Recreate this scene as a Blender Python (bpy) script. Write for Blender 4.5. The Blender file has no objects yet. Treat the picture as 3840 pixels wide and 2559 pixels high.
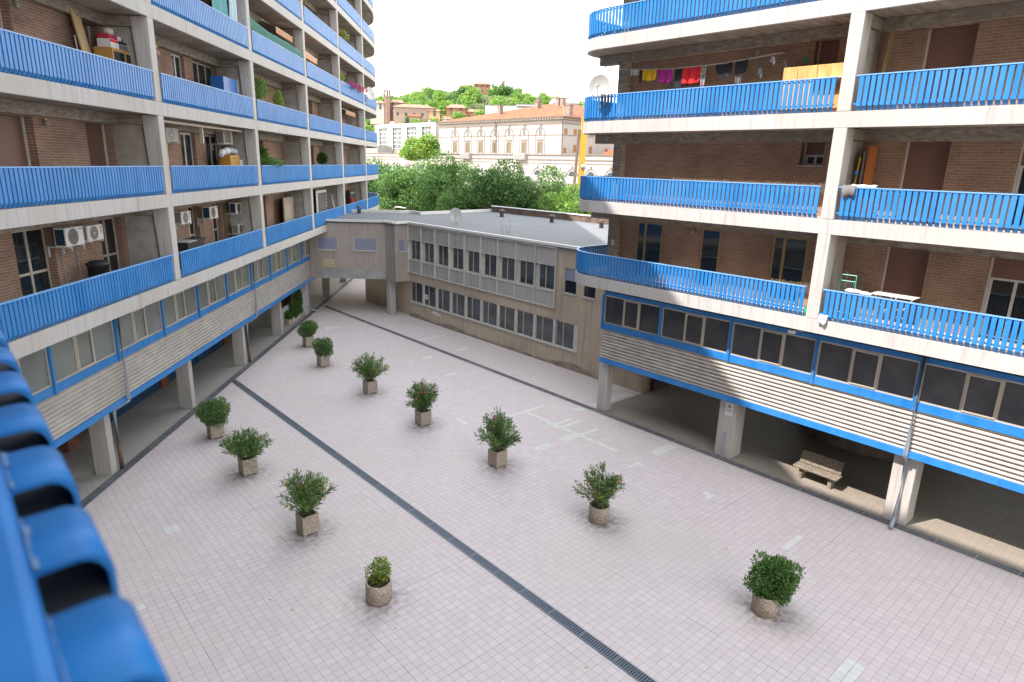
import bpy, math, random
import numpy as np
from mathutils import Vector, Matrix
random.seed(7); RNG = np.random.default_rng(7)
PI = math.pi
C = bpy.context.scene.collection

# ------------------------------------------------------------------ camera, sky, sun, exposure
SC = bpy.context.scene
cam_d = bpy.data.cameras.new("camera"); cam = bpy.data.objects.new("camera", cam_d); C.objects.link(cam)
SC.camera = cam
_r = Vector((0.7470188, -0.66425871, 0.02689385)); _u = Vector((0.1559476, 0.21441523, 0.96421287)); _f = Vector((0.64625325, 0.7160911, -0.26376176))
cam.matrix_world = Matrix(((_r.x, _u.x, -_f.x, 0), (_r.y, _u.y, -_f.y, 0), (_r.z, _u.z, -_f.z, 10.25), (0, 0, 0, 1)))
cam_d.sensor_width = 36; cam_d.lens = 22.666; cam_d.clip_start = 0.02; cam_d.clip_end = 4000
cam_d.dof.use_dof = True; cam_d.dof.focus_distance = 22; cam_d.dof.aperture_fstop = 4.0
SUN_EL, SUN_PHI = math.radians(53), math.radians(20)
to_sun = Vector((-math.cos(SUN_PHI) * math.cos(SUN_EL), math.sin(SUN_PHI) * math.cos(SUN_EL), math.sin(SUN_EL)))
w = bpy.data.worlds.new("World"); SC.world = w; w.use_nodes = True
wn = w.node_tree.nodes; wn.clear()
sky = wn.new('ShaderNodeTexSky'); sky.sky_type = 'NISHITA'; sky.sun_disc = False
sky.sun_elevation = SUN_EL; sky.sun_rotation = math.atan2(to_sun.x, to_sun.y)
sky.air_density = 4.0; sky.dust_density = 1.0; sky.ozone_density = 3.0; sky.altitude = 100
bgn = wn.new('ShaderNodeBackground'); bgn.inputs[1].default_value = 0.15
wo = wn.new('ShaderNodeOutputWorld')
hsv = wn.new('ShaderNodeHueSaturation'); hsv.inputs['Saturation'].default_value = 0.30   # thin bright summer veil
w.node_tree.links.new(sky.outputs[0], hsv.inputs['Color']); w.node_tree.links.new(hsv.outputs[0], bgn.inputs[0]); w.node_tree.links.new(bgn.outputs[0], wo.inputs[0])
sd = bpy.data.lights.new("sun", 'SUN'); so = bpy.data.objects.new("sun", sd); C.objects.link(so)
sd.energy = 2.0; sd.angle = math.radians(0.55); sd.color = (1.0, 0.93, 0.83)
so.rotation_euler = to_sun.to_track_quat('Z', 'Y').to_euler()
SC.view_settings.view_transform = 'Standard'; SC.view_settings.look = 'None'
SC.view_settings.exposure = 2.2; SC.view_settings.gamma = 1.0
SC.view_settings.use_white_balance = True; SC.view_settings.white_balance_temperature = 6500; SC.view_settings.white_balance_tint = 16
SC.cycles.max_bounces = 8; SC.cycles.diffuse_bounces = 5; SC.cycles.transparent_max_bounces = 12

# ------------------------------------------------------------------ materials
def newmat(name):
    m = bpy.data.materials.new(name); m.use_nodes = True
    nt = m.node_tree; b = nt.nodes['Principled BSDF']
    return m, nt, b
def N(nt, t, **kw):
    n = nt.nodes.new(t)
    for k, v in kw.items():
        if k.startswith('i_'): n.inputs[k[2:].replace('_', ' ')].default_value = v
        else: setattr(n, k, v)
    return n
def rgb(c): return (c[0], c[1], c[2], 1)
def pos(nt, scale=(1, 1, 1), rot=0.0):
    g = N(nt, 'ShaderNodeNewGeometry'); mp = N(nt, 'ShaderNodeMapping')
    mp.inputs['Scale'].default_value = scale; mp.inputs['Rotation'].default_value = (0, 0, rot)
    nt.links.new(g.outputs['Position'], mp.inputs['Vector']); return mp.outputs[0]
def flat(name, c, rough=0.6, metal=0.0, spec=0.5):
    m, nt, b = newmat(name); b.inputs['Base Color'].default_value = rgb(c); b.inputs['Roughness'].default_value = rough
    b.inputs['Metallic'].default_value = metal; b.inputs['Specular IOR Level'].default_value = spec; return m
def noisy(name, c1, c2, scale=(3, 3, 3), rough=0.8, bump=0.0, ns=1.0, c3=None, spec=0.3, lo=0.35, hi=0.65, fine=0.0, drips=0.0):
    m, nt, b = newmat(name); L = nt.links.new
    nz = N(nt, 'ShaderNodeTexNoise'); nz.inputs['Scale'].default_value = ns; nz.inputs['Detail'].default_value = 6
    L(pos(nt, scale), nz.inputs['Vector'])
    cr = N(nt, 'ShaderNodeValToRGB'); cr.color_ramp.elements[0].position = lo; cr.color_ramp.elements[1].position = hi
    cr.color_ramp.elements[0].color = rgb(c1); cr.color_ramp.elements[1].color = rgb(c2)
    L(nz.outputs['Fac'], cr.inputs[0]); out = cr.outputs[0]
    if c3:                                          # large soft stains
        n2 = N(nt, 'ShaderNodeTexNoise'); n2.inputs['Scale'].default_value = 0.45; n2.inputs['Detail'].default_value = 5
        L(pos(nt), n2.inputs['Vector'])
        r2 = N(nt, 'ShaderNodeMapRange'); r2.inputs[1].default_value = 0.48; r2.inputs[2].default_value = 0.72
        L(n2.outputs['Fac'], r2.inputs[0])
        mx = N(nt, 'ShaderNodeMixRGB'); mx.inputs[2].default_value = rgb(c3); L(r2.outputs[0], mx.inputs[0]); L(out, mx.inputs[1]); out = mx.outputs[0]
    if fine > 0:                                    # speckle
        n3 = N(nt, 'ShaderNodeTexNoise'); n3.inputs['Scale'].default_value = 55; n3.inputs['Detail'].default_value = 3; L(pos(nt), n3.inputs['Vector'])
        r3 = N(nt, 'ShaderNodeMapRange'); r3.inputs[1].default_value = 0.3; r3.inputs[2].default_value = 0.7; r3.inputs[3].default_value = 1 - fine; r3.inputs[4].default_value = 1 + fine
        L(n3.outputs['Fac'], r3.inputs[0]); m3 = N(nt, 'ShaderNodeMixRGB', blend_type='MULTIPLY'); m3.inputs[0].default_value = 1
        L(out, m3.inputs[1]); L(r3.outputs[0], m3.inputs[2]); out = m3.outputs[0]
    if drips > 0:                                   # rain streaks
        n4 = N(nt, 'ShaderNodeTexNoise'); n4.inputs['Scale'].default_value = 1.0; n4.inputs['Detail'].default_value = 4; L(pos(nt, (5, 5, 0.35)), n4.inputs['Vector'])
        r4 = N(nt, 'ShaderNodeMapRange'); r4.inputs[1].default_value = 0.56; r4.inputs[2].default_value = 0.74; r4.inputs[3].default_value = 1; r4.inputs[4].default_value = 1 - drips
        L(n4.outputs['Fac'], r4.inputs[0]); m4 = N(nt, 'ShaderNodeMixRGB', blend_type='MULTIPLY'); m4.inputs[0].default_value = 1
        L(out, m4.inputs[1]); L(r4.outputs[0], m4.inputs[2]); out = m4.outputs[0]
    L(out, b.inputs['Base Color']); b.inputs['Roughness'].default_value = rough; b.inputs['Specular IOR Level'].default_value = spec
    if bump:
        bp = N(nt, 'ShaderNodeBump'); bp.inputs['Strength'].default_value = bump; bp.inputs['Distance'].default_value = 0.02
        L(nz.outputs['Fac'], bp.inputs['Height']); L(bp.outputs[0], b.inputs['Normal'])
    return m
DX, DY = 0.63894, 0.76926            # direction of the long left facade
def brick(name, c1, c2, mort, left=False, bw=0.27, bh=0.078):
    m, nt, b = newmat(name); L = nt.links.new
    g = N(nt, 'ShaderNodeNewGeometry'); sp = N(nt, 'ShaderNodeSeparateXYZ'); L(g.outputs['Position'], sp.inputs[0])
    kx, ky = ((DX + DY, DY - DX) if left else (1.0, 1.0))
    a1 = N(nt, 'ShaderNodeMath', operation='MULTIPLY'); a1.inputs[1].default_value = kx; L(sp.outputs[0], a1.inputs[0])
    a2 = N(nt, 'ShaderNodeMath', operation='MULTIPLY_ADD'); a2.inputs[1].default_value = ky; L(sp.outputs[1], a2.inputs[0]); L(a1.outputs[0], a2.inputs[2])
    cb = N(nt, 'ShaderNodeCombineXYZ'); L(a2.outputs[0], cb.inputs[0]); L(sp.outputs[2], cb.inputs[1])
    bt = N(nt, 'ShaderNodeTexBrick'); bt.offset = 0.5
    for k, v in (('Scale', 1.0), ('Brick Width', bw), ('Row Height', bh), ('Mortar Size', 0.006), ('Mortar Smooth', 0.2), ('Bias', 0.0)): bt.inputs[k].default_value = v
    bt.inputs['Color1'].default_value = rgb(c1); bt.inputs['Color2'].default_value = rgb(c2); bt.inputs['Mortar'].default_value = rgb(mort)
    L(cb.outputs[0], bt.inputs['Vector'])
    nz = N(nt, 'ShaderNodeTexNoise'); nz.inputs['Scale'].default_value = 0.9; nz.inputs['Detail'].default_value = 5; L(pos(nt), nz.inputs['Vector'])
    mr = N(nt, 'ShaderNodeMapRange'); mr.inputs[1].default_value = 0.3; mr.inputs[2].default_value = 0.7; mr.inputs[3].default_value = 0.78; mr.inputs[4].default_value = 1.15
    L(nz.outputs['Fac'], mr.inputs[0]); mx = N(nt, 'ShaderNodeMixRGB', blend_type='MULTIPLY'); mx.inputs[0].default_value = 1
    L(bt.outputs['Color'], mx.inputs[1]); L(mr.outputs[0], mx.inputs[2]); L(mx.outputs[0], b.inputs['Base Color'])
    b.inputs['Roughness'].default_value = 0.85; b.inputs['Specular IOR Level'].default_value = 0.2
    bp = N(nt, 'ShaderNodeBump'); bp.inputs['Strength'].default_value = 0.4; bp.inputs['Distance'].default_value = 0.01; bp.invert = True
    L(bt.outputs['Fac'], bp.inputs['Height']); L(bp.outputs[0], b.inputs['Normal'])
    return m
PLANTERS = [  # name, x, y, kind, variant
    ('A', 15.00, 33.85), ('B', 14.02, 29.98), ('C', 13.88, 24.98), ('D', 13.70, 20.42), ('E', 13.67, 15.74), ('F', 6.86, 24.20),
    ('G', 6.72, 20.50), ('H', 6.70, 15.88), ('I', 6.72, 12.00), ('J', 13.66, 11.02), ('K', 13.62, 5.72)]
def tiles(name, c1, c2, mort, stain, stains=()):
    m, nt, b = newmat(name); L = nt.links.new
    mp = N(nt, 'ShaderNodeMapping'); g = N(nt, 'ShaderNodeNewGeometry'); L(g.outputs['Position'], mp.inputs['Vector'])
    mp.inputs['Location'].default_value = (0.01, 0.03, 0)
    bt = N(nt, 'ShaderNodeTexBrick'); bt.offset = 0.0; bt.squash = 1.0
    for k, v in (('Scale', 1.0), ('Brick Width', 0.2), ('Row Height', 0.2), ('Mortar Size', 0.0048), ('Mortar Smooth', 0.3), ('Bias', 0.0)): bt.inputs[k].default_value = v
    bt.inputs['Color1'].default_value = rgb(c1); bt.inputs['Color2'].default_value = rgb(c2); bt.inputs['Mortar'].default_value = rgb(mort)
    L(mp.outputs[0], bt.inputs['Vector'])
    b2 = N(nt, 'ShaderNodeTexBrick'); b2.offset = 0.0
    for k, v in (('Scale', 1.0), ('Brick Width', 3.0), ('Row Height', 3.0), ('Mortar Size', 0.007), ('Mortar Smooth', 0.2)): b2.inputs[k].default_value = v
    b2.inputs['Color1'].default_value = (1, 1, 1, 1); b2.inputs['Color2'].default_value = (1, 1, 1, 1); b2.inputs['Mortar'].default_value = (0.5, 0.48, 0.47, 1)
    L(mp.outputs[0], b2.inputs['Vector'])
    n0 = N(nt, 'ShaderNodeTexNoise'); n0.inputs['Scale'].default_value = 0.8; L(pos(nt), n0.inputs['Vector'])
    r0 = N(nt, 'ShaderNodeMapRange'); r0.inputs[1].default_value = 0.42; r0.inputs[2].default_value = 0.62; L(n0.outputs['Fac'], r0.inputs[0])
    m0 = N(nt, 'ShaderNodeMixRGB', blend_type='MULTIPLY'); L(r0.outputs[0], m0.inputs[0]); L(bt.outputs['Color'], m0.inputs[1]); L(b2.outputs['Color'], m0.inputs[2])
    nz = N(nt, 'ShaderNodeTexNoise'); nz.inputs['Scale'].default_value = 0.16; nz.inputs['Detail'].default_value = 7; nz.inputs['Roughness'].default_value = 0.62; L(pos(nt), nz.inputs['Vector'])
    mr = N(nt, 'ShaderNodeMapRange'); mr.inputs[1].default_value = 0.42; mr.inputs[2].default_value = 0.68; L(nz.outputs['Fac'], mr.inputs[0])
    mx = N(nt, 'ShaderNodeMixRGB'); mx.inputs[2].default_value = rgb(stain); L(mr.outputs[0], mx.inputs[0]); L(m0.outputs[0], mx.inputs[1])
    mm = N(nt, 'ShaderNodeMath', operation='MULTIPLY'); mm.inputs[1].default_value = 0.55; L(mr.outputs[0], mm.inputs[0]); L(mm.outputs[0], mx.inputs[0])
    out = mx.outputs[0]
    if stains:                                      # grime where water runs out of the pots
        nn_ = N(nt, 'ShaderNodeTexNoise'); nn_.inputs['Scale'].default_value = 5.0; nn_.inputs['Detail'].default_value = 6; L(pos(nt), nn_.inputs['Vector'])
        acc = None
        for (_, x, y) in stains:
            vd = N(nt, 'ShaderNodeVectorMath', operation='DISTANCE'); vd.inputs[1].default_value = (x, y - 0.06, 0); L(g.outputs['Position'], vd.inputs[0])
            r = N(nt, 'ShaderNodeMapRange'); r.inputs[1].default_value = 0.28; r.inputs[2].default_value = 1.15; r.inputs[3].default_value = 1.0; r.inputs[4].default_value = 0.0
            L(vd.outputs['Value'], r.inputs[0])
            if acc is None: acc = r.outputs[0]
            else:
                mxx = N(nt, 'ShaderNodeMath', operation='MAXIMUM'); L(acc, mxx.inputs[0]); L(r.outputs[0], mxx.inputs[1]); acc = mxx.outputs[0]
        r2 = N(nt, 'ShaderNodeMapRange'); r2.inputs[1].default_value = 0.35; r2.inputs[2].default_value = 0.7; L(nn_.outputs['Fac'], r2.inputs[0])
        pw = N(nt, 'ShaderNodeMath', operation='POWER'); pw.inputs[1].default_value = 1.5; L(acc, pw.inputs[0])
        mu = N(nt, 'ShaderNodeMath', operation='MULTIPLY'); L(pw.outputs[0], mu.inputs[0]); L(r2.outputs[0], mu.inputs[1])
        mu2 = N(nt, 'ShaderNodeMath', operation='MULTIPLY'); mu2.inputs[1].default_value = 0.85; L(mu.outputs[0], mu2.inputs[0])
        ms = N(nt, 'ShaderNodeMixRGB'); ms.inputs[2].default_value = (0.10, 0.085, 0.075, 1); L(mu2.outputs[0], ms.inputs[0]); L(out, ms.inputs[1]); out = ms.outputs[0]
    L(out, b.inputs['Base Color']); b.inputs['Roughness'].default_value = 0.62; b.inputs['Specular IOR Level'].default_value = 0.35
    return m
M = {}
M['pave'] = tiles('court_tiles', (0.525, 0.465, 0.47), (0.58, 0.515, 0.515), (0.27, 0.225, 0.21), (0.485, 0.435, 0.40), PLANTERS)
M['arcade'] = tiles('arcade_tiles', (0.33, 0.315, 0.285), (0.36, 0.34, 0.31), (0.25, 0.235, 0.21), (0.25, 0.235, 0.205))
M['patch'] = noisy('pale_replacement_tile', (0.56, 0.565, 0.535), (0.63, 0.635, 0.60), (4, 4, 4), 0.6)
M['kerb'] = noisy('dark_stone_strip', (0.085, 0.09, 0.10), (0.125, 0.13, 0.145), (5, 5, 5), 0.6, c3=(0.16, 0.16, 0.165))
M['grate'] = flat('galvanised_grate', (0.20, 0.235, 0.28), 0.5, 0.5)
M['void'] = flat('drain_dark', (0.045, 0.055, 0.075), 0.8)
M['fascia'] = noisy('smooth_pale_concrete', (0.375, 0.37, 0.355), (0.45, 0.445, 0.435), (15, 15, 0.8), 0.75, ns=1.2, c3=(0.385, 0.375, 0.355), lo=0.3, hi=0.6, drips=0.22)
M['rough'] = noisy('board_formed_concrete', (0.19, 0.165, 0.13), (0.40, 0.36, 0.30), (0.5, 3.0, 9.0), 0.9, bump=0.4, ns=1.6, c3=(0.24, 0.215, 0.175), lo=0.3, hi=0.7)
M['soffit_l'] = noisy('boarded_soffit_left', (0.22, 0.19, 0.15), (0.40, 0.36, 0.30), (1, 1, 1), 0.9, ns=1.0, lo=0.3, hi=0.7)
M['pilotis'] = noisy('pilotis_concrete', (0.34, 0.33, 0.315), (0.47, 0.455, 0.43), (14, 14, 0.7), 0.85, bump=0.3, ns=1.0, c3=(0.36, 0.345, 0.325), lo=0.3, hi=0.7)
M['partition'] = noisy('grey_partition_concrete', (0.30, 0.29, 0.275), (0.42, 0.41, 0.39), (1.3, 1.3, 1.3), 0.85, ns=2.0, c3=(0.33, 0.30, 0.24))
M['brick_l'] = brick('brown_brick_left', (0.215, 0.135, 0.098), (0.275, 0.18, 0.135), (0.42, 0.34, 0.28), True)
M['brick_r'] = brick('brown_brick_right', (0.25, 0.165, 0.12), (0.31, 0.21, 0.155), (0.40, 0.31, 0.24), False)  # same brick as the left, lightened for bounce light missing in the recesses
M['blue'] = noisy('blue_painted_steel', (0.010, 0.160, 0.45), (0.026, 0.205, 0.54), (2.5, 2.5, .8), 0.42, spec=0.4, c3=(0.04, 0.205, 0.50), drips=0.12); M['blue_near'] = noisy('near_blue_paint', (0.003, 0.115, 0.37), (0.007, 0.150, 0.44), (9, 9, 9), 0.5, spec=0.35, c3=(0.02, 0.16, 0.42))  # near railing blue is deeper than on the other railings
M['blue_dk'] = flat('blue_frame_paint', (0.025, 0.135, 0.38), 0.45)
M['bluecap'] = flat('pale_blue_cap_rail', (0.16, 0.36, 0.68), 0.4)
M['floor'] = noisy('cream_bounce_floor', (0.42, 0.34, 0.26), (0.52, 0.43, 0.34), (2, 2, 2), 0.5); M['dishw'] = flat('white_dish_enamel', (0.46, 0.46, 0.45), 0.45); M['shutter'] = None
M['alu'] = flat('cream_aluminium', (0.47, 0.435, 0.37), 0.45, 0.1)
M['alu_w'] = flat('white_window_frame', (0.55, 0.56, 0.56), 0.45)
M['alu_g'] = flat('gold_window_frame', (0.33, 0.245, 0.12), 0.4, 0.3)
M['glass'] = flat('dark_window_glass', (0.018, 0.024, 0.030), 0.06, spec=0.8)
M['glass_w'] = noisy('blind_backed_glass', (0.035, 0.045, 0.052), (0.085, 0.10, 0.11), (.6, .6, 1.6), 0.15, spec=0.6); M['glass_l'] = noisy('frosted_office_glass', (0.135, 0.16, 0.155), (0.20, 0.225, 0.215), (0.8, 0.8, 0.8), 0.22, spec=0.6)
M['glass_r'] = noisy('dusty_office_glass', (0.035, 0.042, 0.050), (0.065, 0.07, 0.078), (1.5, 1.5, 1.5), 0.18, spec=0.6)
M['corr'] = noisy('weathered_corrugated_sheet', (0.41, 0.39, 0.36), (0.49, 0.47, 0.44), (2, 2, 3), 0.55, ns=1.0, c3=(0.40, 0.385, 0.35))
M['groove'] = noisy('shaded_sheet_grooves', (0.25, 0.225, 0.195), (0.36, 0.335, 0.30), (2, 2, 3), 0.8); M['pipe'] = flat('grey_downpipe', (0.27, 0.31, 0.37), 0.5)  # groove tone: shadow lines between the ridges, put into the colour
M['pipe_br'] = flat('rusty_pipe_foot', (0.13, 0.085, 0.06), 0.7)
M['stucco'] = noisy('beige_render', (0.41, 0.35, 0.27), (0.47, 0.405, 0.32), (6, 6, 1.1), 0.9, ns=1.3, c3=(0.35, 0.30, 0.235), fine=0.08, drips=0.28)
M['bridge'] = noisy('pinkish_grey_render', (0.335, 0.295, 0.265), (0.375, 0.335, 0.305), (5, 5, 0.8), 0.9, ns=1.2, c3=(0.30, 0.265, 0.24), fine=0.05, drips=0.2)
M['band'] = noisy('bare_concrete_band', (0.27, 0.275, 0.285), (0.36, 0.365, 0.375), (1, 1, 1), 0.9, ns=1.3)
M['grime'] = noisy('damp_plinth_stain', (0.20, 0.175, 0.145), (0.31, 0.275, 0.225), (2, 2, 2), 0.9)
M['panel'] = noisy('fluted_grey_panel', (0.35, 0.335, 0.315), (0.40, 0.385, 0.365), (9, 9, 0.4), 0.7, ns=1.6, c3=(0.33, 0.31, 0.29), drips=0.3)
M['mull'] = noisy('pale_grey_mullion', (0.44, 0.44, 0.41), (0.52, 0.52, 0.48), (3, 3, 3), 0.6)
M['roofm'] = noisy('grey_roof_felt', (0.115, 0.128, 0.142), (0.165, 0.178, 0.19), (0.35, 5, 1), 0.8, ns=1.0, c3=(0.145, 0.152, 0.16))
M['coping'] = flat('white_metal_coping', (0.62, 0.62, 0.61), 0.4)
M['brown_par'] = noisy('dark_parapet', (0.10, 0.07, 0.055), (0.19, 0.13, 0.10), (1, 1, 1), 0.9, ns=2)
M['white'] = flat('white_plastic', (0.66, 0.66, 0.64), 0.45)
M['greyw'] = flat('pale_grey_enamel', (0.27, 0.27, 0.26), 0.45)
M['black'] = flat('black_rubber_and_slot_shade', (0.015, 0.016, 0.018), 0.6)
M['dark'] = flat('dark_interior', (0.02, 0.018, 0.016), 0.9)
M['steel'] = flat('dull_steel', (0.30, 0.31, 0.31), 0.4, 0.6)
M['aggr'] = noisy('exposed_aggregate', (0.24, 0.20, 0.155), (0.52, 0.46, 0.38), (1, 1, 1), 0.95, bump=0.8, ns=28, lo=0.38, hi=0.62)
M['soil'] = noisy('potting_soil', (0.035, 0.025, 0.018), (0.09, 0.06, 0.045), (1, 1, 1), 1.0, ns=30)
M['terra'] = flat('pale_terracotta', (0.46, 0.33, 0.24), 0.8)
M['stem'] = flat('brown_stem', (0.13, 0.095, 0.06), 0.9)
M['red'] = flat('red_cloth', (0.62, 0.02, 0.03), 0.9); M['yellow'] = flat('mustard_cloth', (0.62, 0.36, 0.01), 0.9)
M['magenta'] = flat('magenta_cloth', (0.34, 0.02, 0.20), 0.9); M['blackc'] = flat('black_cloth', (0.02, 0.021, 0.028), 0.95)
M['greyc'] = flat('grey_cloth', (0.13, 0.125, 0.13), 0.95); M['whitec'] = flat('white_cloth', (0.62, 0.62, 0.66), 0.9)
M['teal'] = flat('teal_fabric', (0.10, 0.30, 0.33), 0.9); M['lteal'] = flat('pale_blue_fabric', (0.42, 0.55, 0.62), 0.9)
M['orange'] = noisy('orange_plywood', (0.50, 0.25, 0.08), (0.66, 0.37, 0.14), (3, 3, 1), 0.6, ns=2)
M['oak'] = flat('golden_oak', (0.42, 0.23, 0.06), 0.5); M['ply'] = flat('pale_ply_board', (0.50, 0.38, 0.19), 0.6)
M['awn'] = flat('apricot_awning_fabric', (0.56, 0.30, 0.18), 0.85)
M['cabblue'] = flat('strong_blue_plastic', (0.015, 0.13, 0.42), 0.35)
M['green'] = flat('green_plastic', (0.03, 0.42, 0.33), 0.4)
M['cane'] = flat('reed_cane', (0.34, 0.24, 0.15), 0.8)
M['badge'] = flat('crimson_badge', (0.42, 0.02, 0.06), 0.4); M['ink'] = flat('grey_ink', (0.16, 0.16, 0.18), 0.6)
M['fan'] = flat('dark_fan_grille', (0.10, 0.105, 0.10), 0.6); M['fan2'] = flat('taupe_fan_grille', (0.20, 0.185, 0.165), 0.6)
M['coil'] = flat('dark_blue_coil', (0.012, 0.04, 0.07), 0.5)
m, nt, b = newmat('green_mesh_net'); b.inputs['Base Color'].default_value = (0.05, 0.20, 0.17, 1); b.inputs['Alpha'].default_value = 0.62; b.inputs['Roughness'].default_value = 0.8; M['net'] = m
def slatted(name, c, pitch=0.055):
    m, nt, b = newmat(name); L = nt.links.new
    g = N(nt, 'ShaderNodeNewGeometry'); sp = N(nt, 'ShaderNodeSeparateXYZ'); L(g.outputs['Position'], sp.inputs[0])
    md = N(nt, 'ShaderNodeMath', operation='MODULO'); md.inputs[1].default_value = pitch; L(sp.outputs[2], md.inputs[0])
    cr = N(nt, 'ShaderNodeMapRange'); cr.inputs[1].default_value = 0.0; cr.inputs[2].default_value = pitch * 0.3; cr.inputs[3].default_value = 0.2; cr.inputs[4].default_value = 1.0; L(md.outputs[0], cr.inputs[0])
    mx = N(nt, 'ShaderNodeMixRGB', blend_type='MULTIPLY'); mx.inputs[0].default_value = 1; mx.inputs[1].default_value = rgb(c); L(cr.outputs[0], mx.inputs[2])
    L(mx.outputs[0], b.inputs['Base Color']); b.inputs['Roughness'].default_value = 0.6; return m
M['shutter'] = slatted('brown_roller_slats', (0.205, 0.118, 0.09), .062); M['shutter_b'] = slatted('lilac_grey_roller_slats', (0.24, 0.27, 0.37), 0.05)
M['shutter_bl'] = slatted('blue_roller_slats', (0.010, 0.055, 0.14), 0.09)
def leaf(name, c, tr=0.25):
    m, nt, b = newmat(name); b.inputs['Base Color'].default_value = rgb(c); b.inputs['Roughness'].default_value = 0.5; b.inputs['Specular IOR Level'].default_value = 0.35
    t = N(nt, 'ShaderNodeBsdfTranslucent'); t.inputs[0].default_value = (c[0] * 1.3, c[1] * 1.35, c[2] * 0.8, 1)
    ms = N(nt, 'ShaderNodeMixShader'); ms.inputs[0].default_value = tr; o = nt.nodes['Material Output']
    nt.links.new(b.outputs[0], ms.inputs[1]); nt.links.new(t.outputs[0], ms.inputs[2]); nt.links.new(ms.outputs[0], o.inputs[0]); return m
LF = dict(dk=leaf('leaf_dark_green', (0.03, 0.08, 0.025)), md=leaf('leaf_mid_green', (0.055, 0.13, 0.035)), lt=leaf('leaf_light_green', (0.10, 0.20, 0.05)),
          yl=leaf('leaf_yellow_green', (0.28, 0.37, 0.04)), gold=leaf('leaf_turned_yellow', (0.45, 0.30, 0.04)), bl=leaf('leaf_blue_green', (0.05, 0.13, 0.055)),
          pd=leaf('shrub_dark', (0.055, 0.13, 0.04)), pm=leaf('shrub_mid', (0.105, 0.215, 0.06)), pl=leaf('shrub_light', (0.19, 0.32, 0.10)), ps=leaf('shrub_silver_green', (0.12, 0.17, 0.10)),
          ol=leaf('leaf_olive_grey', (0.21, 0.25, 0.14)), cy=leaf('leaf_cypress', (0.03, 0.075, 0.04)), pink=leaf('petal_pink', (0.60, 0.07, 0.20)), br=leaf('leaf_tree_bright', (0.12, 0.22, 0.045)))

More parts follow.
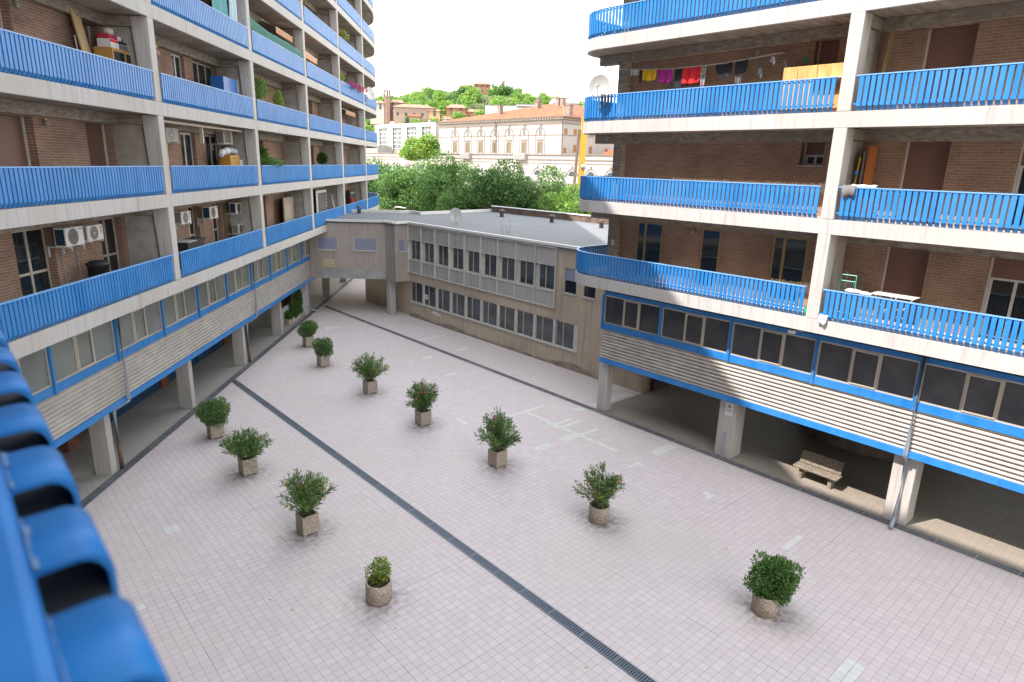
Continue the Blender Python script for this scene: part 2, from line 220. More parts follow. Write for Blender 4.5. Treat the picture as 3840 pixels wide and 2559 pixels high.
# ------------------------------------------------------------------ frames: (a along, o outward from the brick wall, z up) -> world
ND = (DY, -DX)
def FL(a, o, z): k = -12.35 + o; return (DX * a + ND[0] * k, DY * a + ND[1] * k, z)
def FR(a, o, z): return (20.9 - o, a, z)
def FW(x, y, z): return (x, y, z)
def FO(a, o, z): return (-1.55 + o, -a, z)      # own block
class MB:
    def __init__(s, F=FW): s.v = []; s.f = []; s.m = []; s.F = F; s.mi = 0; s.flip = F is FL
    def add(s, vs, fs):
        b = len(s.v); s.v += [s.F(*p) for p in vs]
        for f in fs: s.f.append(tuple(b + i for i in (reversed(f) if s.flip else f))); s.m.append(s.mi)
    def box(s, a0, a1, o0, o1, z0, z1):
        if a0 > a1: a0, a1 = a1, a0
        if o0 > o1: o0, o1 = o1, o0
        s.add([(a0, o0, z0), (a1, o0, z0), (a1, o1, z0), (a0, o1, z0), (a0, o0, z1), (a1, o0, z1), (a1, o1, z1), (a0, o1, z1)],
              [(0, 3, 2, 1), (4, 5, 6, 7), (0, 1, 5, 4), (1, 2, 6, 5), (2, 3, 7, 6), (3, 0, 4, 7)])
    def quad(s, *p): s.add(list(p), [tuple(range(len(p)))])
    def prism(s, pts, z0, z1):
        n = len(pts); s.add([(p[0], p[1], z0) for p in pts] + [(p[0], p[1], z1) for p in pts],
              [tuple(range(n - 1, -1, -1)), tuple(range(n, 2 * n))] + [(i, (i + 1) % n, n + (i + 1) % n, n + i) for i in range(n)])
    def tube(s, path, r, k=8, r2=None, cap=True):
        P = [Vector(p) for p in path]; n = len(P); vs = []; fs = []
        for i, p in enumerate(P):
            t = (P[min(i + 1, n - 1)] - P[max(i - 1, 0)]); t = t.normalized() if t.length > 1e-9 else Vector((0, 0, 1))
            x = t.cross(Vector((0, 0, 1)));
            if x.length < 1e-3: x = Vector((1, 0, 0))
            x.normalize(); y = t.cross(x); rr = r if r2 is None else r + (r2 - r) * i / (n - 1)
            vs += [tuple(p + (x * math.cos(2 * PI * j / k) + y * math.sin(2 * PI * j / k)) * rr) for j in range(k)]
        for i in range(n - 1):
            for j in range(k): fs.append((i * k + j, i * k + (j + 1) % k, (i + 1) * k + (j + 1) % k, (i + 1) * k + j))
        if cap: fs += [tuple(range(k - 1, -1, -1)), tuple(range((n - 1) * k, n * k))]
        s.add(vs, fs)
    def lathe(s, cx, cy, prof, k=24):
        vs = []; fs = []; n = len(prof)
        for r, z in prof: vs += [(cx + r * math.cos(2 * PI * j / k), cy + r * math.sin(2 * PI * j / k), z) for j in range(k)]
        for i in range(n - 1):
            for j in range(k): fs.append((i * k + j, i * k + (j + 1) % k, (i + 1) * k + (j + 1) % k, (i + 1) * k + j))
        fs += [tuple(range(k - 1, -1, -1)), tuple(range((n - 1) * k, n * k))]; s.add(vs, fs)
    def sphere(s, c, r, sx=1, sy=1, sz=1, k=10):
        vs = []; fs = []; n = k // 2 + 1
        for i in range(n + 1):
            ph = PI * i / n
            for j in range(k): th = 2 * PI * j / k; vs.append((c[0] + r * sx * math.sin(ph) * math.cos(th), c[1] + r * sy * math.sin(ph) * math.sin(th), c[2] + r * sz * math.cos(ph)))
        for i in range(n):
            for j in range(k): fs.append((i * k + j, (i + 1) * k + j, (i + 1) * k + (j + 1) % k, i * k + (j + 1) % k))
        s.add(vs, fs)
    def build(s, name, mat, parent=None, smooth=False, bevel=0):
        me = bpy.data.meshes.new(name); off = wloc(parent)
        me.from_pydata([(x - off[0], y - off[1], z - off[2]) for x, y, z in s.v], [], s.f)
        mats = mat if isinstance(mat, (list, tuple)) else [mat]
        for mm in mats: me.materials.append(mm)
        if len(mats) > 1: me.polygons.foreach_set('material_index', s.m)
        if smooth: me.polygons.foreach_set('use_smooth', [True] * len(s.f))
        me.update(); o = bpy.data.objects.new(name, me); C.objects.link(o)
        if parent: o.parent = parent
        if bevel:
            bv = o.modifiers.new('b', 'BEVEL'); bv.width = bevel; bv.segments = 2; bv.limit_method = 'ANGLE'
        return o
def wloc(o):
    p = Vector((0, 0, 0))
    while o is not None: p += o.location; o = o.parent
    return p
def tag(o, label=None, cat=None, group=None, kind=None):
    if label: o['label'] = label
    if cat: o['category'] = cat
    if group: o['group'] = group
    if kind: o['kind'] = kind
    return o
def thing(name, label, cat, loc=(0, 0, 0), group=None):
    o = bpy.data.objects.new(name, None); C.objects.link(o); o.location = loc; o.empty_display_size = 0.2
    return tag(o, label, cat, group)
def single(mb, name, mat, label, cat, group=None, smooth=False, bevel=0):
    c = np.array(mb.v); lo = c.min(0); hi = c.max(0); base = ((lo[0] + hi[0]) / 2, (lo[1] + hi[1]) / 2, lo[2])
    mb.v = [(x - base[0], y - base[1], z - base[2]) for x, y, z in mb.v]
    o = mb.build(name, mat, None, smooth, bevel); o.location = base
    return tag(o, label, cat, group)
def copy_tree(o, loc=None, label=None, parent=None):
    c = o.copy(); C.objects.link(c)
    if parent: c.parent = parent
    if loc is not None: c.location = loc
    if label: c['label'] = label
    for ch in list(o.children): copy_tree(ch, None, None, c)
    return c

# ------------------------------------------------------------------ ground
g = MB(); g.quad((-900, -900, -0.06), (1500, -900, -0.06), (1500, 1500, -0.06), (-900, 1500, -0.06))
tag(g.build('ground', noisy('town_ground', (0.22, 0.205, 0.18), (0.30, 0.28, 0.25), (0.2, 0.2, 0.2), 0.9)), kind='structure')
g = MB(); g.box(-14, 42, -16, 62, -0.05, 0.0); tag(g.build('pavement', M['pave']), kind='structure')
def Lxy(s_, n_): return (DX * s_ + ND[0] * n_, DY * s_ + ND[1] * n_)
g = MB()
pl = [Lxy(8, -12.24), Lxy(62, -12.24), Lxy(62, -26), Lxy(8, -26)]; g.prism([(p[0], p[1]) for p in pl], 0.0, 0.004)
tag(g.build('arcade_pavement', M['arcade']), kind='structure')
M['arcade_r'] = tiles('arcade_tiles_shaded', (0.25, 0.225, 0.19), (0.28, 0.25, 0.21), (0.16, 0.14, 0.115), (0.17, 0.15, 0.125))  # duller tiles, darkened further to stand for the deep arcade shade
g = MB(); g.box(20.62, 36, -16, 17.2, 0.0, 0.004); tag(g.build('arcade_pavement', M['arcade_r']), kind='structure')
def strip(mb, s0, s1, n0, n1, step):
    s = s0
    while s < s1 - 1e-6:
        e = min(s + step, s1); p = [Lxy(s + 0.006, n0), Lxy(e - 0.006, n0), Lxy(e - 0.006, n1), Lxy(s + 0.006, n1)]
        mb.quad(*[(q[0], q[1], 0.009) for q in p][::-1]); s = e
g = MB(); strip(g, 6, 62, -12.26, -11.95, 1.0)
y = -12.0
while y < 43.0: g.quad((20.30, y + 0.006, 0.012), (20.60, y + 0.006, 0.012), (20.60, y + 0.994, 0.012), (20.30, y + 0.994, 0.012)); y += 1.0
tag(g.build('kerb_strip', M['kerb']), kind='structure')
g = MB()
def gx(v): return round((v + 0.01) / 0.2) * 0.2 - 0.01
def gy(v): return round((v + 0.03) / 0.2) * 0.2 - 0.03
_done = set()
for (x0, x1, y0, y1) in [(17.0, 18.98, 18.8, 19.0), (17.8, 18.0, 16.6, 18.8), (17.6, 17.8, 16.6, 17.3), (17.8, 18.9, 17.03, 17.2), (18.0, 18.9, 16.65, 16.85), (17.8, 18.0, 13.8, 16.6),
        (17.0, 17.8, 15.57, 15.97), (17.8, 19.0, 15.6, 15.8), (15.6, 16.4, 15.57, 15.97), (17.2, 17.8, 12.57, 12.8), (17.6, 17.8, 12.37, 12.6), (18.8, 20.0, 12.6, 13.0), (15.0, 15.2, 19.37, 19.97),
        (17.6, 17.8, 9.57, 9.97), (17.4, 17.6, 9.57, 9.77), (16.6, 17.5, 6.57, 6.8), (12.6, 13.6, 3.3, 3.77), (17.4, 18.3, 36.5, 37.0), (17.6, 17.9, 37.0, 37.4), (18.8, 19.4, 27.8, 28.2),
        (17.8, 18.1, 27.7, 28.0), (18.0, 18.7, 24.8, 25.0), (21.2, 22.0, 27.9, 28.3), (3.6, 4.0, 18.17, 18.57), (2.2, 2.4, 15.1, 15.35), (20.8, 23.4, 17.4, 17.8), (19.8, 20.2, 17.4, 17.8), (20.75, 22.6, 31.2, 31.4)]:
    x0, x1, y0, y1 = gx(x0), gx(x1), gy(y0), gy(y1)
    nx = max(1, round((x1 - x0) / 0.2)); ny = max(1, round((y1 - y0) / 0.2))
    for i in range(nx):
        for j in range(ny):
            kk = (round(x0 / .2 + i), round(y0 / .2 + j))
            if kk in _done: continue
            _done.add(kk); g.quad((x0 + i * .2 + .006, y0 + j * .2 + .006, .006), (x0 + i * .2 + .194, y0 + j * .2 + .006, .006), (x0 + i * .2 + .194, y0 + j * .2 + .194, .006), (x0 + i * .2 + .006, y0 + j * .2 + .194, .006))
tag(g.build('pavement_patch', M['patch']), kind='structure')
# drain: dark channel bed plus one grate per metre
g = MB(); g.quad((9.48, -10, 0.005), (9.75, -10, 0.005), (9.75, 30.35, 0.005), (9.48, 30.35, 0.005)); tag(g.build('drain_channel', M['void']), kind='structure')
gr = MB(); gr.box(9.475, 9.497, .01, .99, .006, .02); gr.box(9.733, 9.755, .01, .99, .006, .02); gr.box(9.497, 9.733, .01, .035, .006, .02); gr.box(9.497, 9.733, .965, .99, .006, .02)
for k in range(14): gr.box(9.497, 9.733, .09 + k * .0627, .107 + k * .0627, .006, .016)
G0 = single(gr, 'drain_grate', M['grate'], 'galvanised drain grate in the long channel across the courtyard', 'drain grate', 'grates of the drain channel')
G0.location = (9.615, 0.5 - 4, 0.006)
for k in range(-3, 30): copy_tree(G0, (9.615, k + 0.5, 0.006))

# ------------------------------------------------------------------ apartment blocks
ZL = [6.05 + 2.93 * k for k in range(9)]     # top of each balcony slab edge; last is the roof
def path_arc(a, o, h, r, turn, n):
    "points along an arc turning towards -o; h = heading angle measured from +a towards -o"
    out = []
    for i in range(1, n + 1):
        t = turn * i / n
        out.append((a + r * (math.sin(h + t) - math.sin(h)), o - r * (math.cos(h) - math.cos(h + t)), h + t))
    return out
def resample(path, a_from, a_to, step):
    "walk the polyline between arclength a_from and a_to; yields (a,o,ha)"
    res = []; acc = 0; nxt = a_from
    for i in range(len(path) - 1):
        p, q = path[i], path[i + 1]; d_ = math.hypot(q[0] - p[0], q[1] - p[1])
        while nxt <= acc + d_ and nxt <= a_to + 1e-9:
            t = (nxt - acc) / d_; res.append((p[0] + (q[0] - p[0]) * t, p[1] + (q[1] - p[1]) * t, math.atan2(-(q[1] - p[1]), q[0] - p[0]))); nxt += step
        acc += d_
    return res
def slats(mb, pts, z, wd=0.105):
    prof = [(-0.075, 0.015), (0.0, 0.125), (0.0, 0.895)]
    for (a, o, h) in pts:
        ta, to = math.cos(h), -math.sin(h); ma, mo = math.sin(h), math.cos(h); hw = wd / 2
        V = []
        for (e, zz) in prof:
            for (side, dep) in ((-hw, 0), (hw, 0), (hw, -0.03), (-hw, -0.03)):
                V.append((a + ta * side + ma * (e + dep), o + to * side + mo * (e + dep), z + zz))
        F_ = [(3, 2, 1, 0), (8, 9, 10, 11)]
        for i in range(2):
            for j in range(4): F_.append((i * 4 + j, i * 4 + (j + 1) % 4, i * 4 + 4 + (j + 1) % 4, i * 4 + 4 + j))
        mb.add(V, F_)
def ribbon(mb, pts, o0, o1, z0, z1):
    "solid band following pts (a,o,h) between normal offsets o0..o1"
    V = []; n = len(pts)
    for (a, o, h) in pts:
        ma, mo = math.sin(h), math.cos(h)
        V += [(a + ma * o0, o + mo * o0, z0), (a + ma * o1, o + mo * o1, z0), (a + ma * o1, o + mo * o1, z1), (a + ma * o0, o + mo * o0, z1)]
    F_ = []
    for i in range(n - 1):
        for j in range(4): F_.append((i * 4 + j, i * 4 + (j + 1) % 4, i * 4 + 4 + (j + 1) % 4, i * 4 + 4 + j))
    F_ += [(3, 2, 1, 0), (n * 4 - 4, n * 4 - 3, n * 4 - 2, n * 4 - 1)]; mb.add(V, F_)
def wall_run(mb, a0, a1, z0, z1, ops, th=0.3):
    "brick wall in plane o=0 (outer) with full recess openings (b0,b1,zb,zt)"
    cur = a0
    for (b0, b1, zb, zt) in sorted(ops):
        if b0 > cur: mb.box(cur, b0, -th, 0, z0, z1)
        if zb > z0 + .01: mb.box(b0, b1, -th, 0, z0, zb)
        if zt < z1 - .01: mb.box(b0, b1, -th, 0, zt, z1)
        cur = b1
    if cur < a1: mb.box(cur, a1, -th, 0, z0, z1)
def shutter(F, root, a0, a1, z0, z1, dep=-0.28, guide=True, open_to=None):
    zb = z0 if open_to is None else open_to
    s = MB(F); s.box(a0 + .04, a1 - .04, dep - .03, dep, zb, z1); o = s.build('shutter', M['shutter'], root)
    if guide:
        gq = MB(F); gq.box(a0, a0 + .045, dep - .02, dep + .05, z0, z1); gq.build('guide_rail', M['alu_w'], o); gq = MB(F); gq.box(a1 - .045, a1, dep - .02, dep + .05, z0, z1); gq.build('guide_rail', M['alu_w'], o)
    if open_to is not None: window(F, root, a0 + .05, a1 - .05, z0, zb, dep - .06, M['alu_w'], 2)
    return o
def window(F, root, a0, a1, z0, z1, dep, fr, n=2, fw=0.06, pane=None, splits=None, mid=None):
    f = MB(F); d0, d1 = dep, dep + .05
    f.box(a0, a1, d0, d1, z0, z0 + fw); f.box(a0, a1, d0, d1, z1 - fw, z1); f.box(a0, a0 + fw, d0, d1, z0 + fw, z1 - fw); f.box(a1 - fw, a1, d0, d1, z0 + fw, z1 - fw)
    xs = splits or [a0 + (a1 - a0) * k / n for k in range(1, n)]
    for x in xs: f.box(x - fw * .6, x + fw * .6, d0, d1 + .004, z0 + fw, z1 - fw)
    if mid: f.box(a0 + fw, a1 - fw, d0, d1 - .004, mid - fw / 2, mid + fw / 2)
    o = f.build('window', fr, root)
    p = MB(F); p.box(a0 + fw * .5, a1 - fw * .5, d0 + .012, d0 + .03, z0 + fw * .5, z1 - fw * .5); p.build('pane', pane or M['glass'], o)
    return o
def office_band(F, root, mulls, o, gl, pipes):
    "blue-framed strip windows over corrugated spandrel, above the pilotis"
    a0, a1 = mulls[0], mulls[-1]
    fr = MB(F); fr.box(a0, a1, o - .14, o, 5.17, 5.32); fr.box(a0, a1, o - .14, o + .012, 3.76, 3.985); fr.box(a0, a1, o - .1, o + .03, 3.735, 3.76)
    for x in mulls: fr.box(x - .045, x + .045, o - .12, o + .05, 3.72, 5.17)
    fr.build('blue_frame', M['blue'], root)
    bm_ = MB(F); bm_.box(a0, a1, o - .3, o + .06, 2.28, 2.48); bm_.build('edge_beam', M['blue'], root)
    c = MB(F); nW = 9; z0, z1 = 2.49, 3.72; V = []; n = nW * 8
    for i in range(n + 1):
        t = i / n; z = z0 + (z1 - z0) * t; ph = t * nW * 2 * PI; off = 0.034 * max(-1, min(1, 1.6 * math.cos(ph)))
        V += [(a0, o - .03 + off, z), (a1, o - .03 + off, z), (a0, o - .1, z), (a1, o - .1, z)]
    fs = []; gm = []
    for i in range(n):
        b_ = i * 4; fs += [(b_, b_ + 1, b_ + 5, b_ + 4), (b_ + 1, b_ + 3, b_ + 7, b_ + 5), (b_ + 2, b_, b_ + 4, b_ + 6)]
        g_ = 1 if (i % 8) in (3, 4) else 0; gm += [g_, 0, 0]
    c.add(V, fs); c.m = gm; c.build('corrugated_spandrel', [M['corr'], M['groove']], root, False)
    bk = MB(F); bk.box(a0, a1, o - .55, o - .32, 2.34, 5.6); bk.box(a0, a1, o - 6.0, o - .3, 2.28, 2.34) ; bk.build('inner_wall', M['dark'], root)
    sf = MB(F); sf.box(a0, a1, o - .32, o - .15, 5.32, 5.63); sf.box(a0 - .3, a1, o - 12, o - .16, 5.55, 5.66); sf.build('soffit', M['rough'], root)
    for i in range(len(mulls) - 1):
        x0, x1 = mulls[i] + .045, mulls[i + 1] - .045; w_ = x1 - x0
        if F is FR: sp = [x1 - w_ * .36, x1 - w_ * .64]
        else: sp = [x0 + w_ * .36, x0 + w_ * .63]
        wn_ = window(F, root, x0, x1, 3.985, 5.17, o - .075, M['alu'], fw=.05, pane=gl, splits=sp)
        f2 = MB(F); q0, q1 = min(sp) + .03, max(sp) - .03
        f2.box(q0, q1, o - .03, o + .005, 4.035, 4.08); f2.box(q0, q1, o - .03, o + .005, 5.075, 5.12); f2.box(q0, q0 + .04, o - .03, o + .005, 4.08, 5.075); f2.box(q1 - .04, q1, o - .03, o + .005, 4.08, 5.075)
        f2.build('sash', M['alu'], wn_)
def block(F, root, path, a_lo, cols, levels, mats, wall_a0, wall_a1, ops, zmax_detail=6):
    "slabs, fascias, railings, columns, cross beams and brick walls of one block"
    total = sum(math.hypot(path[i + 1][0] - path[i][0], path[i + 1][1] - path[i][1]) for i in range(len(path) - 1))
    fine = [(p[0], p[1], 0) for p in path]
    pts = resample(path, 0, total, total / 400)
    # reduce straight runs
    red = [pts[0]]
    for i in range(1, len(pts) - 1):
        if abs(pts[i][2] - pts[i - 1][2]) > 1e-4 or abs(pts[i + 1][2] - pts[i][2]) > 1e-4: red.append(pts[i])
    red.append(pts[-1])
    inner = [(a_lo, path[0][1] - 9.0), (path[-1][0], path[0][1] - 9.0)]
    for k in levels:
        z = ZL[k]
        f = MB(F); ribbon(f, red, -0.14, 0.0, z - .42, z); f.build('fascia', M['fascia'], root)
        s = MB(F); poly = [(p[0] - math.sin(p[2]) * .14, p[1] - math.cos(p[2]) * .14) for p in red]
        n = len(poly); hd = mats['back']
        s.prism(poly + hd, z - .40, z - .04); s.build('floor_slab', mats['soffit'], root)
        ft = MB(F); ribbon(ft, red, -(path[0][1] + .25) if k < 8 else -.5, -.141, z - .04, z - .034); ft.build('bounce_floor', M['floor'], root)  # pale floor layer, added to bounce light up to soffit and brick
        if k == 8: continue
        # railings between columns
        ends = []; e0 = a_lo + .05
        for c0, c1 in cols: ends.append((e0, c0 - .03)); e0 = c1 + .12
        ends.append((e0, a_lo + total - .05))
        for (q0, q1) in ends:
            if q1 - q0 < .4: continue
            l0, l1 = q0 - a_lo, q1 - a_lo; nsl = int((l1 - l0) / .15)
            r = MB(F); slats(r, resample(path, l0 + .07, l1 - .06, .15), z)
            rl = resample(path, l0, l1, (l1 - l0) / max(2, int((l1 - l0) / .5)) - 1e-6)
            ribbon(r, rl, -.075, -.035, z + .17, z + .21); ribbon(r, rl, -.075, -.035, z + .82, z + .86)
            ro = r.build('railing', M['blue'], root)
            cpm = MB(F); ribbon(cpm, rl, -.06, .012, z + .895, z + .925); cpm.build('cap_rail', M['bluecap'], ro)
    of = path[0][1]
    for k in levels[:-1]:
        z0, z1 = ZL[k], ZL[k + 1] - .42
        for (c0, c1) in cols:
            c = MB(F); cd = .42
            c.add([(c0, of - .001, z0), (c1, of - .001, z0), (c1, of - cd, z0), (c0, of - cd, z0), (c0, of - .001, z1), (c1, of - .001, z1), (c1, of - cd - .12, z1), (c0, of - cd - .12, z1)],
                  [(0, 1, 2, 3), (7, 6, 5, 4), (0, 4, 5, 1), (1, 5, 6, 2), (2, 6, 7, 3), (3, 7, 4, 0)])
            c.build('column', M['fascia'], root, bevel=.02)
            cm = (c0 + c1) / 2
            x = MB(F); x.box(cm - .14, cm + .14, 0.0, of - cd - .12, z1 - .30, z1); x.build('cross_beam', M['rough'], root)
            p_ = MB(F); p_.box(cm - .05, cm + .05, 0.01, of - cd - .01, z0 - .04, z1 - .32); p_.build('partition', M['partition'], root)
        bm_ = MB(F); bm_.box(wall_a0, wall_a1, -.28, .22, z1 - .31, z1 + .01); bm_.build('wall_beam', mats['rough'], root)
        w_ = MB(F); wall_run(w_, wall_a0, wall_a1, z0 - .04, z1 - .31, ops.get(k, []))
        w_.build('wall', mats['brick'], root)
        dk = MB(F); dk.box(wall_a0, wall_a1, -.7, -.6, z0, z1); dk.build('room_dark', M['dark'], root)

# ---- left block
LB = thing('apartment_building', 'long shaded apartment block with blue slatted balconies left of the courtyard', 'apartment building', FL(30, 0, 0))
HW = 1.58
pathL = [(11.5, HW, 0), (63.0, HW, 0)] + path_arc(63.0, HW, 0, 25, .24, 6)
e = pathL[-1]; pathL += path_arc(e[0], e[1], e[2], 6.0, 2.2, 18)
e = pathL[-1]; pathL.append((e[0] + math.cos(e[2]) * 12, e[1] - math.sin(e[2]) * 12, e[2]))
colsL = [(c - .38, c) for c in (13.86, 22.86, 31.86, 40.86, 49.86, 59.1)]
opsL = {}
def rec(k, lst): z = ZL[k]; opsL[k] = [(a, b_, z - .04 if lo is None else z + lo, z + 2.17) for (a, b_, lo) in lst]
gen = []
for c in (13.86, 22.86, 31.86, 40.86, 49.86): gen += [(c + 4.6, c + 5.7, None), (c + 6.8, c + 8.1, None)]
gen += [(61.2, 62.6, None)]
for k in range(8): rec(k, gen)
rec(0, [(17.3, 18.85, None), (21.15, 22.4, None), (24.5, 25.55, None), (27.35, 28.35, None), (29.7, 30.75, None), (35.4, 36.9, None), (42.2, 44.6, None), (46.0, 47.6, None), (54.0, 55.2, None), (61.2, 62.6, None)])
rec(1, [(17.2, 18.8, None), (21.15, 22.55, None), (27.4, 28.75, None), (29.75, 31.05, None), (33.2, 34.6, None), (36.2, 37.2, None), (42.4, 44.4, None), (46.2, 47.6, None), (52.5, 53.8, None), (55.6, 56.8, None), (61.2, 62.6, None)])
rec(2, [(17.0, 18.6, None), (21.15, 22.5, None), (27.35, 28.4, None), (29.2, 31.5, None), (35.0, 36.6, None), (43.0, 44.6, None), (46.0, 47.8, None), (52.5, 53.8, None), (55.6, 56.8, None), (61.2, 62.6, None)])
rec(3, [(17.0, 18.6, None), (26.2, 27.6, None), (29.4, 30.6, None), (34.5, 36.0, None), (38.2, 39.8, None), (43.0, 44.6, None), (46.0, 47.8, None), (52.5, 53.8, None), (55.6, 56.8, None), (61.2, 62.6, None)])
backL = [(11.5, pathL[-1][1])]
block(FL, LB, pathL, 11.5, colsL, list(range(9)), dict(soffit=M['soffit_l'], rough=M['rough'], brick=M['brick_l'], back=backL), 11.5, 63.0, opsL)
tot = sum(math.hypot(pathL[i + 1][0] - pathL[i][0], pathL[i + 1][1] - pathL[i][1]) for i in range(len(pathL) - 1))
endp = [p for p in resample(pathL, 51.5, tot, .5)]
for k in range(8):
    z0, z1 = ZL[k], ZL[k + 1] - .42
    w_ = MB(FL); ribbon(w_, endp, -HW - .25, -HW, z0 - .04, z1); w_.build('wall', M['brick_l'], LB)
    cc = MB(FL)
    for idx in (6, 12, 18):
        if idx < len(endp): a_, o_, h_ = endp[idx]; cc.box(a_ - math.sin(h_) * HW - .2, a_ - math.sin(h_) * HW + .2, o_ - math.cos(h_) * HW - .2, o_ - math.cos(h_) * HW + .2, z0 - .04, z1)
    cc.build('end_pier', M['fascia'], LB)
    gp = MB(FL)
    for i0 in (2, 8):
        seg = endp[i0:i0 + 3]; ribbon(gp, seg, -HW + .01, -HW + .03, z0, z0 + 2.1)
    gp.build('glazed_door', M['glass'], LB)
    # glazing of every opening
    for j, (a0, a1, zb, zt) in enumerate(opsL[k]):
        key = (k, j)
        if k == 0 and j in (0, 1, 2, 3, 4): window(FL, LB, a0 + .02, a1 - .02, z0, zt, -.26, M['alu'], 2, .07, mid=z0 + .95)
        elif k == 1 and j in (2, 3): window(FL, LB, a0 + .02, a1 - .02, z0, zt, -.1 if j == 3 else -.2, M['alu_w'], 2, .075)
        elif k == 2 and j in (2, 3): window(FL, LB, a0 + .02, a1 - .02, z0, zt, -.18, M['alu_w'] if j == 2 else M['alu'], 2 if j == 2 else 3, .07)
        elif k == 0 and j == 6: window(FL, LB, a0 + .02, a1 - .02, z0, zt, -.15, flat('brown_door_frame', (0.14, 0.07, 0.05)), 2, .08)
        elif (k * 3 + j) % 4 == 1: window(FL, LB, a0 + .02, a1 - .02, z0, zt, -.22, M['alu'], 2, .07)
        else: shutter(FL, LB, a0, a1, z0, zt)
co = MB(FL); co.box(11.5, 62, -10.5, -.75, 5.7, ZL[8]); co.box(-2, 11.4, -12, -.0, 0, ZL[8] + .9); co.build('core', M['brick_l'], LB)  # unseen infill added to stop sun leaking through and between the blocks
rf = MB(FL); rf.prism([(p[0] - math.sin(p[2]) * .3, p[1] - math.cos(p[2]) * .3) for p in resample(pathL, 0, tot, 1.0)] + backL, ZL[8] - .04, ZL[8] + .1); rf.build('roof', M['roofm'], LB)
pp_ = MB(FL); ribbon(pp_, resample(pathL, 0, tot, 1.0), -.16, -.02, ZL[8], ZL[8] + 1.0); pp_.build('parapet', M['fascia'], LB)
mullL = [11.5, 14.4, 17.4, 20.6, 23.7, 26.68, 29.7, 32.85, 35.8, 38.87, 41.88, 44.85]
office_band(FL, LB, mullL, .35, M['glass_l'], None)
for i in range(9):
    s_ = 13.8 + 6 * i
    p_ = MB(FL); p_.box(s_ - .02, s_ + .3, -.45, .09, 0.004, 2.34); p_.build('pilotis', M['pilotis'], LB, bevel=.015)
bw = MB(FL)
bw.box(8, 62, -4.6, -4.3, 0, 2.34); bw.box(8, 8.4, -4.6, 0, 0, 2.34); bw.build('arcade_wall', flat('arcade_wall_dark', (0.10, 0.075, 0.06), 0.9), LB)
M['redbrick'] = brick('red_brown_brick', (0.20, 0.085, 0.055), (0.25, 0.11, 0.07), (0.16, 0.1, 0.08), True)
for bx_ in ((28.25, 28.95), (35.5, 36.0), (21.5, 22.2)): bb = MB(FL); bb.box(*bx_, -4.25, -2.35, 0.004, 2.34); bb.build('brick_pier', M['redbrick'], LB)
for (a0, a1) in ((29.0, 31.9), (32.1, 35.4), (24.0, 28.2)):
    s = MB(FL); s.box(a0, a1, -2.5, -2.42, .02, 2.3); s.build('shop_shutter', M['shutter_bl'], LB)
cw = MB(FL); cw.box(39.9, 40.1, -4.3, -.95, 0, 2.34); cw.build('arcade_wall', M['pilotis'], LB)
lw = MB(FL); lw.box(40.1, 43.9, -.72, -.52, 0, 1.1); lw.build('low_wall', noisy('pale_render', (0.46, 0.47, 0.48), (0.54, 0.55, 0.56)), LB)
lg = MB(FL); lg.box(40.1, 43.9, -.66, -.6, 1.1, 2.3); lg.build('shop_window', flat('dark_red_glass', (0.035, 0.014, 0.012), 0.25), LB)
wp = MB(FL); wp.box(43.45, 43.78, -1.1, .1, 0, 2.34); wp.build('pilotis', noisy('white_render', (0.47, 0.475, 0.48), (0.56, 0.56, 0.56)), LB)

# ---- right block
RB = thing('apartment_building', 'sunlit apartment block on the right with rounded blue balconies and brown brick walls', 'apartment building', (24, 5, 0))
pathR = [(-13.0, 1.6, 0), (17.0, 1.6, 0)] + path_arc(17.0, 1.6, 0, 1.5, PI / 2, 12)
e = pathR[-1]; pathR.append((e[0], e[1] - 1.9, PI / 2))
colsR = [(-10.15, -9.78), (-1.15, -.78), (7.84, 8.21)]
z = ZL
opsR = {0: [(3.05, 4.3, z[0] - .04, z[0] + 2.17), (5.72, 6.88, z[0] - .04, z[0] + 2.17), (9.1, 10.33, z[0] - .04, z[0] + 2.19), (12.22, 13.06, z[0] - .04, z[0] + 2.19), (14.7, 15.97, z[0] - .04, z[0] + 2.2)],
        1: [(3.0, 4.2, z[1] - .04, z[1] + 2.2), (5.72, 6.86, z[1] - .04, z[1] + 2.2), (9.08, 9.8, z[1] + 1.5, z[1] + 2.21)],
        2: [(5.62, 6.83, z[2] - .04, z[2] + 2.2), (9.08, 9.8, z[2] + 1.35, z[2] + 2.2), (3.0, 4.2, z[2] - .04, z[2] + 2.2)]}
for k in range(3, 8): opsR[k] = [(5.62, 6.83, z[k] - .04, z[k] + 2.2), (9.08, 9.8, z[k] + 1.35, z[k] + 2.2), (3.0, 4.2, z[k] - .04, z[k] + 2.2)]
for k in range(8):
    for base in (-9.0, -18.0): opsR[k] = opsR[k] + [(base + 3.2 + 9 - 3, base + 4.4 + 9 - 3, z[k] - .04, z[k] + 2.18)]
for k in range(8): opsR[k] = sorted(set(opsR[k]))
backR = [(18.5, -12.0), (-13.0, -12.0)]
block(FR, RB, pathR, -13.0, colsR, list(range(9)), dict(soffit=M['rough'], rough=M['rough'], brick=M['brick_r'], back=backR), -13.0, 16.77, opsR)
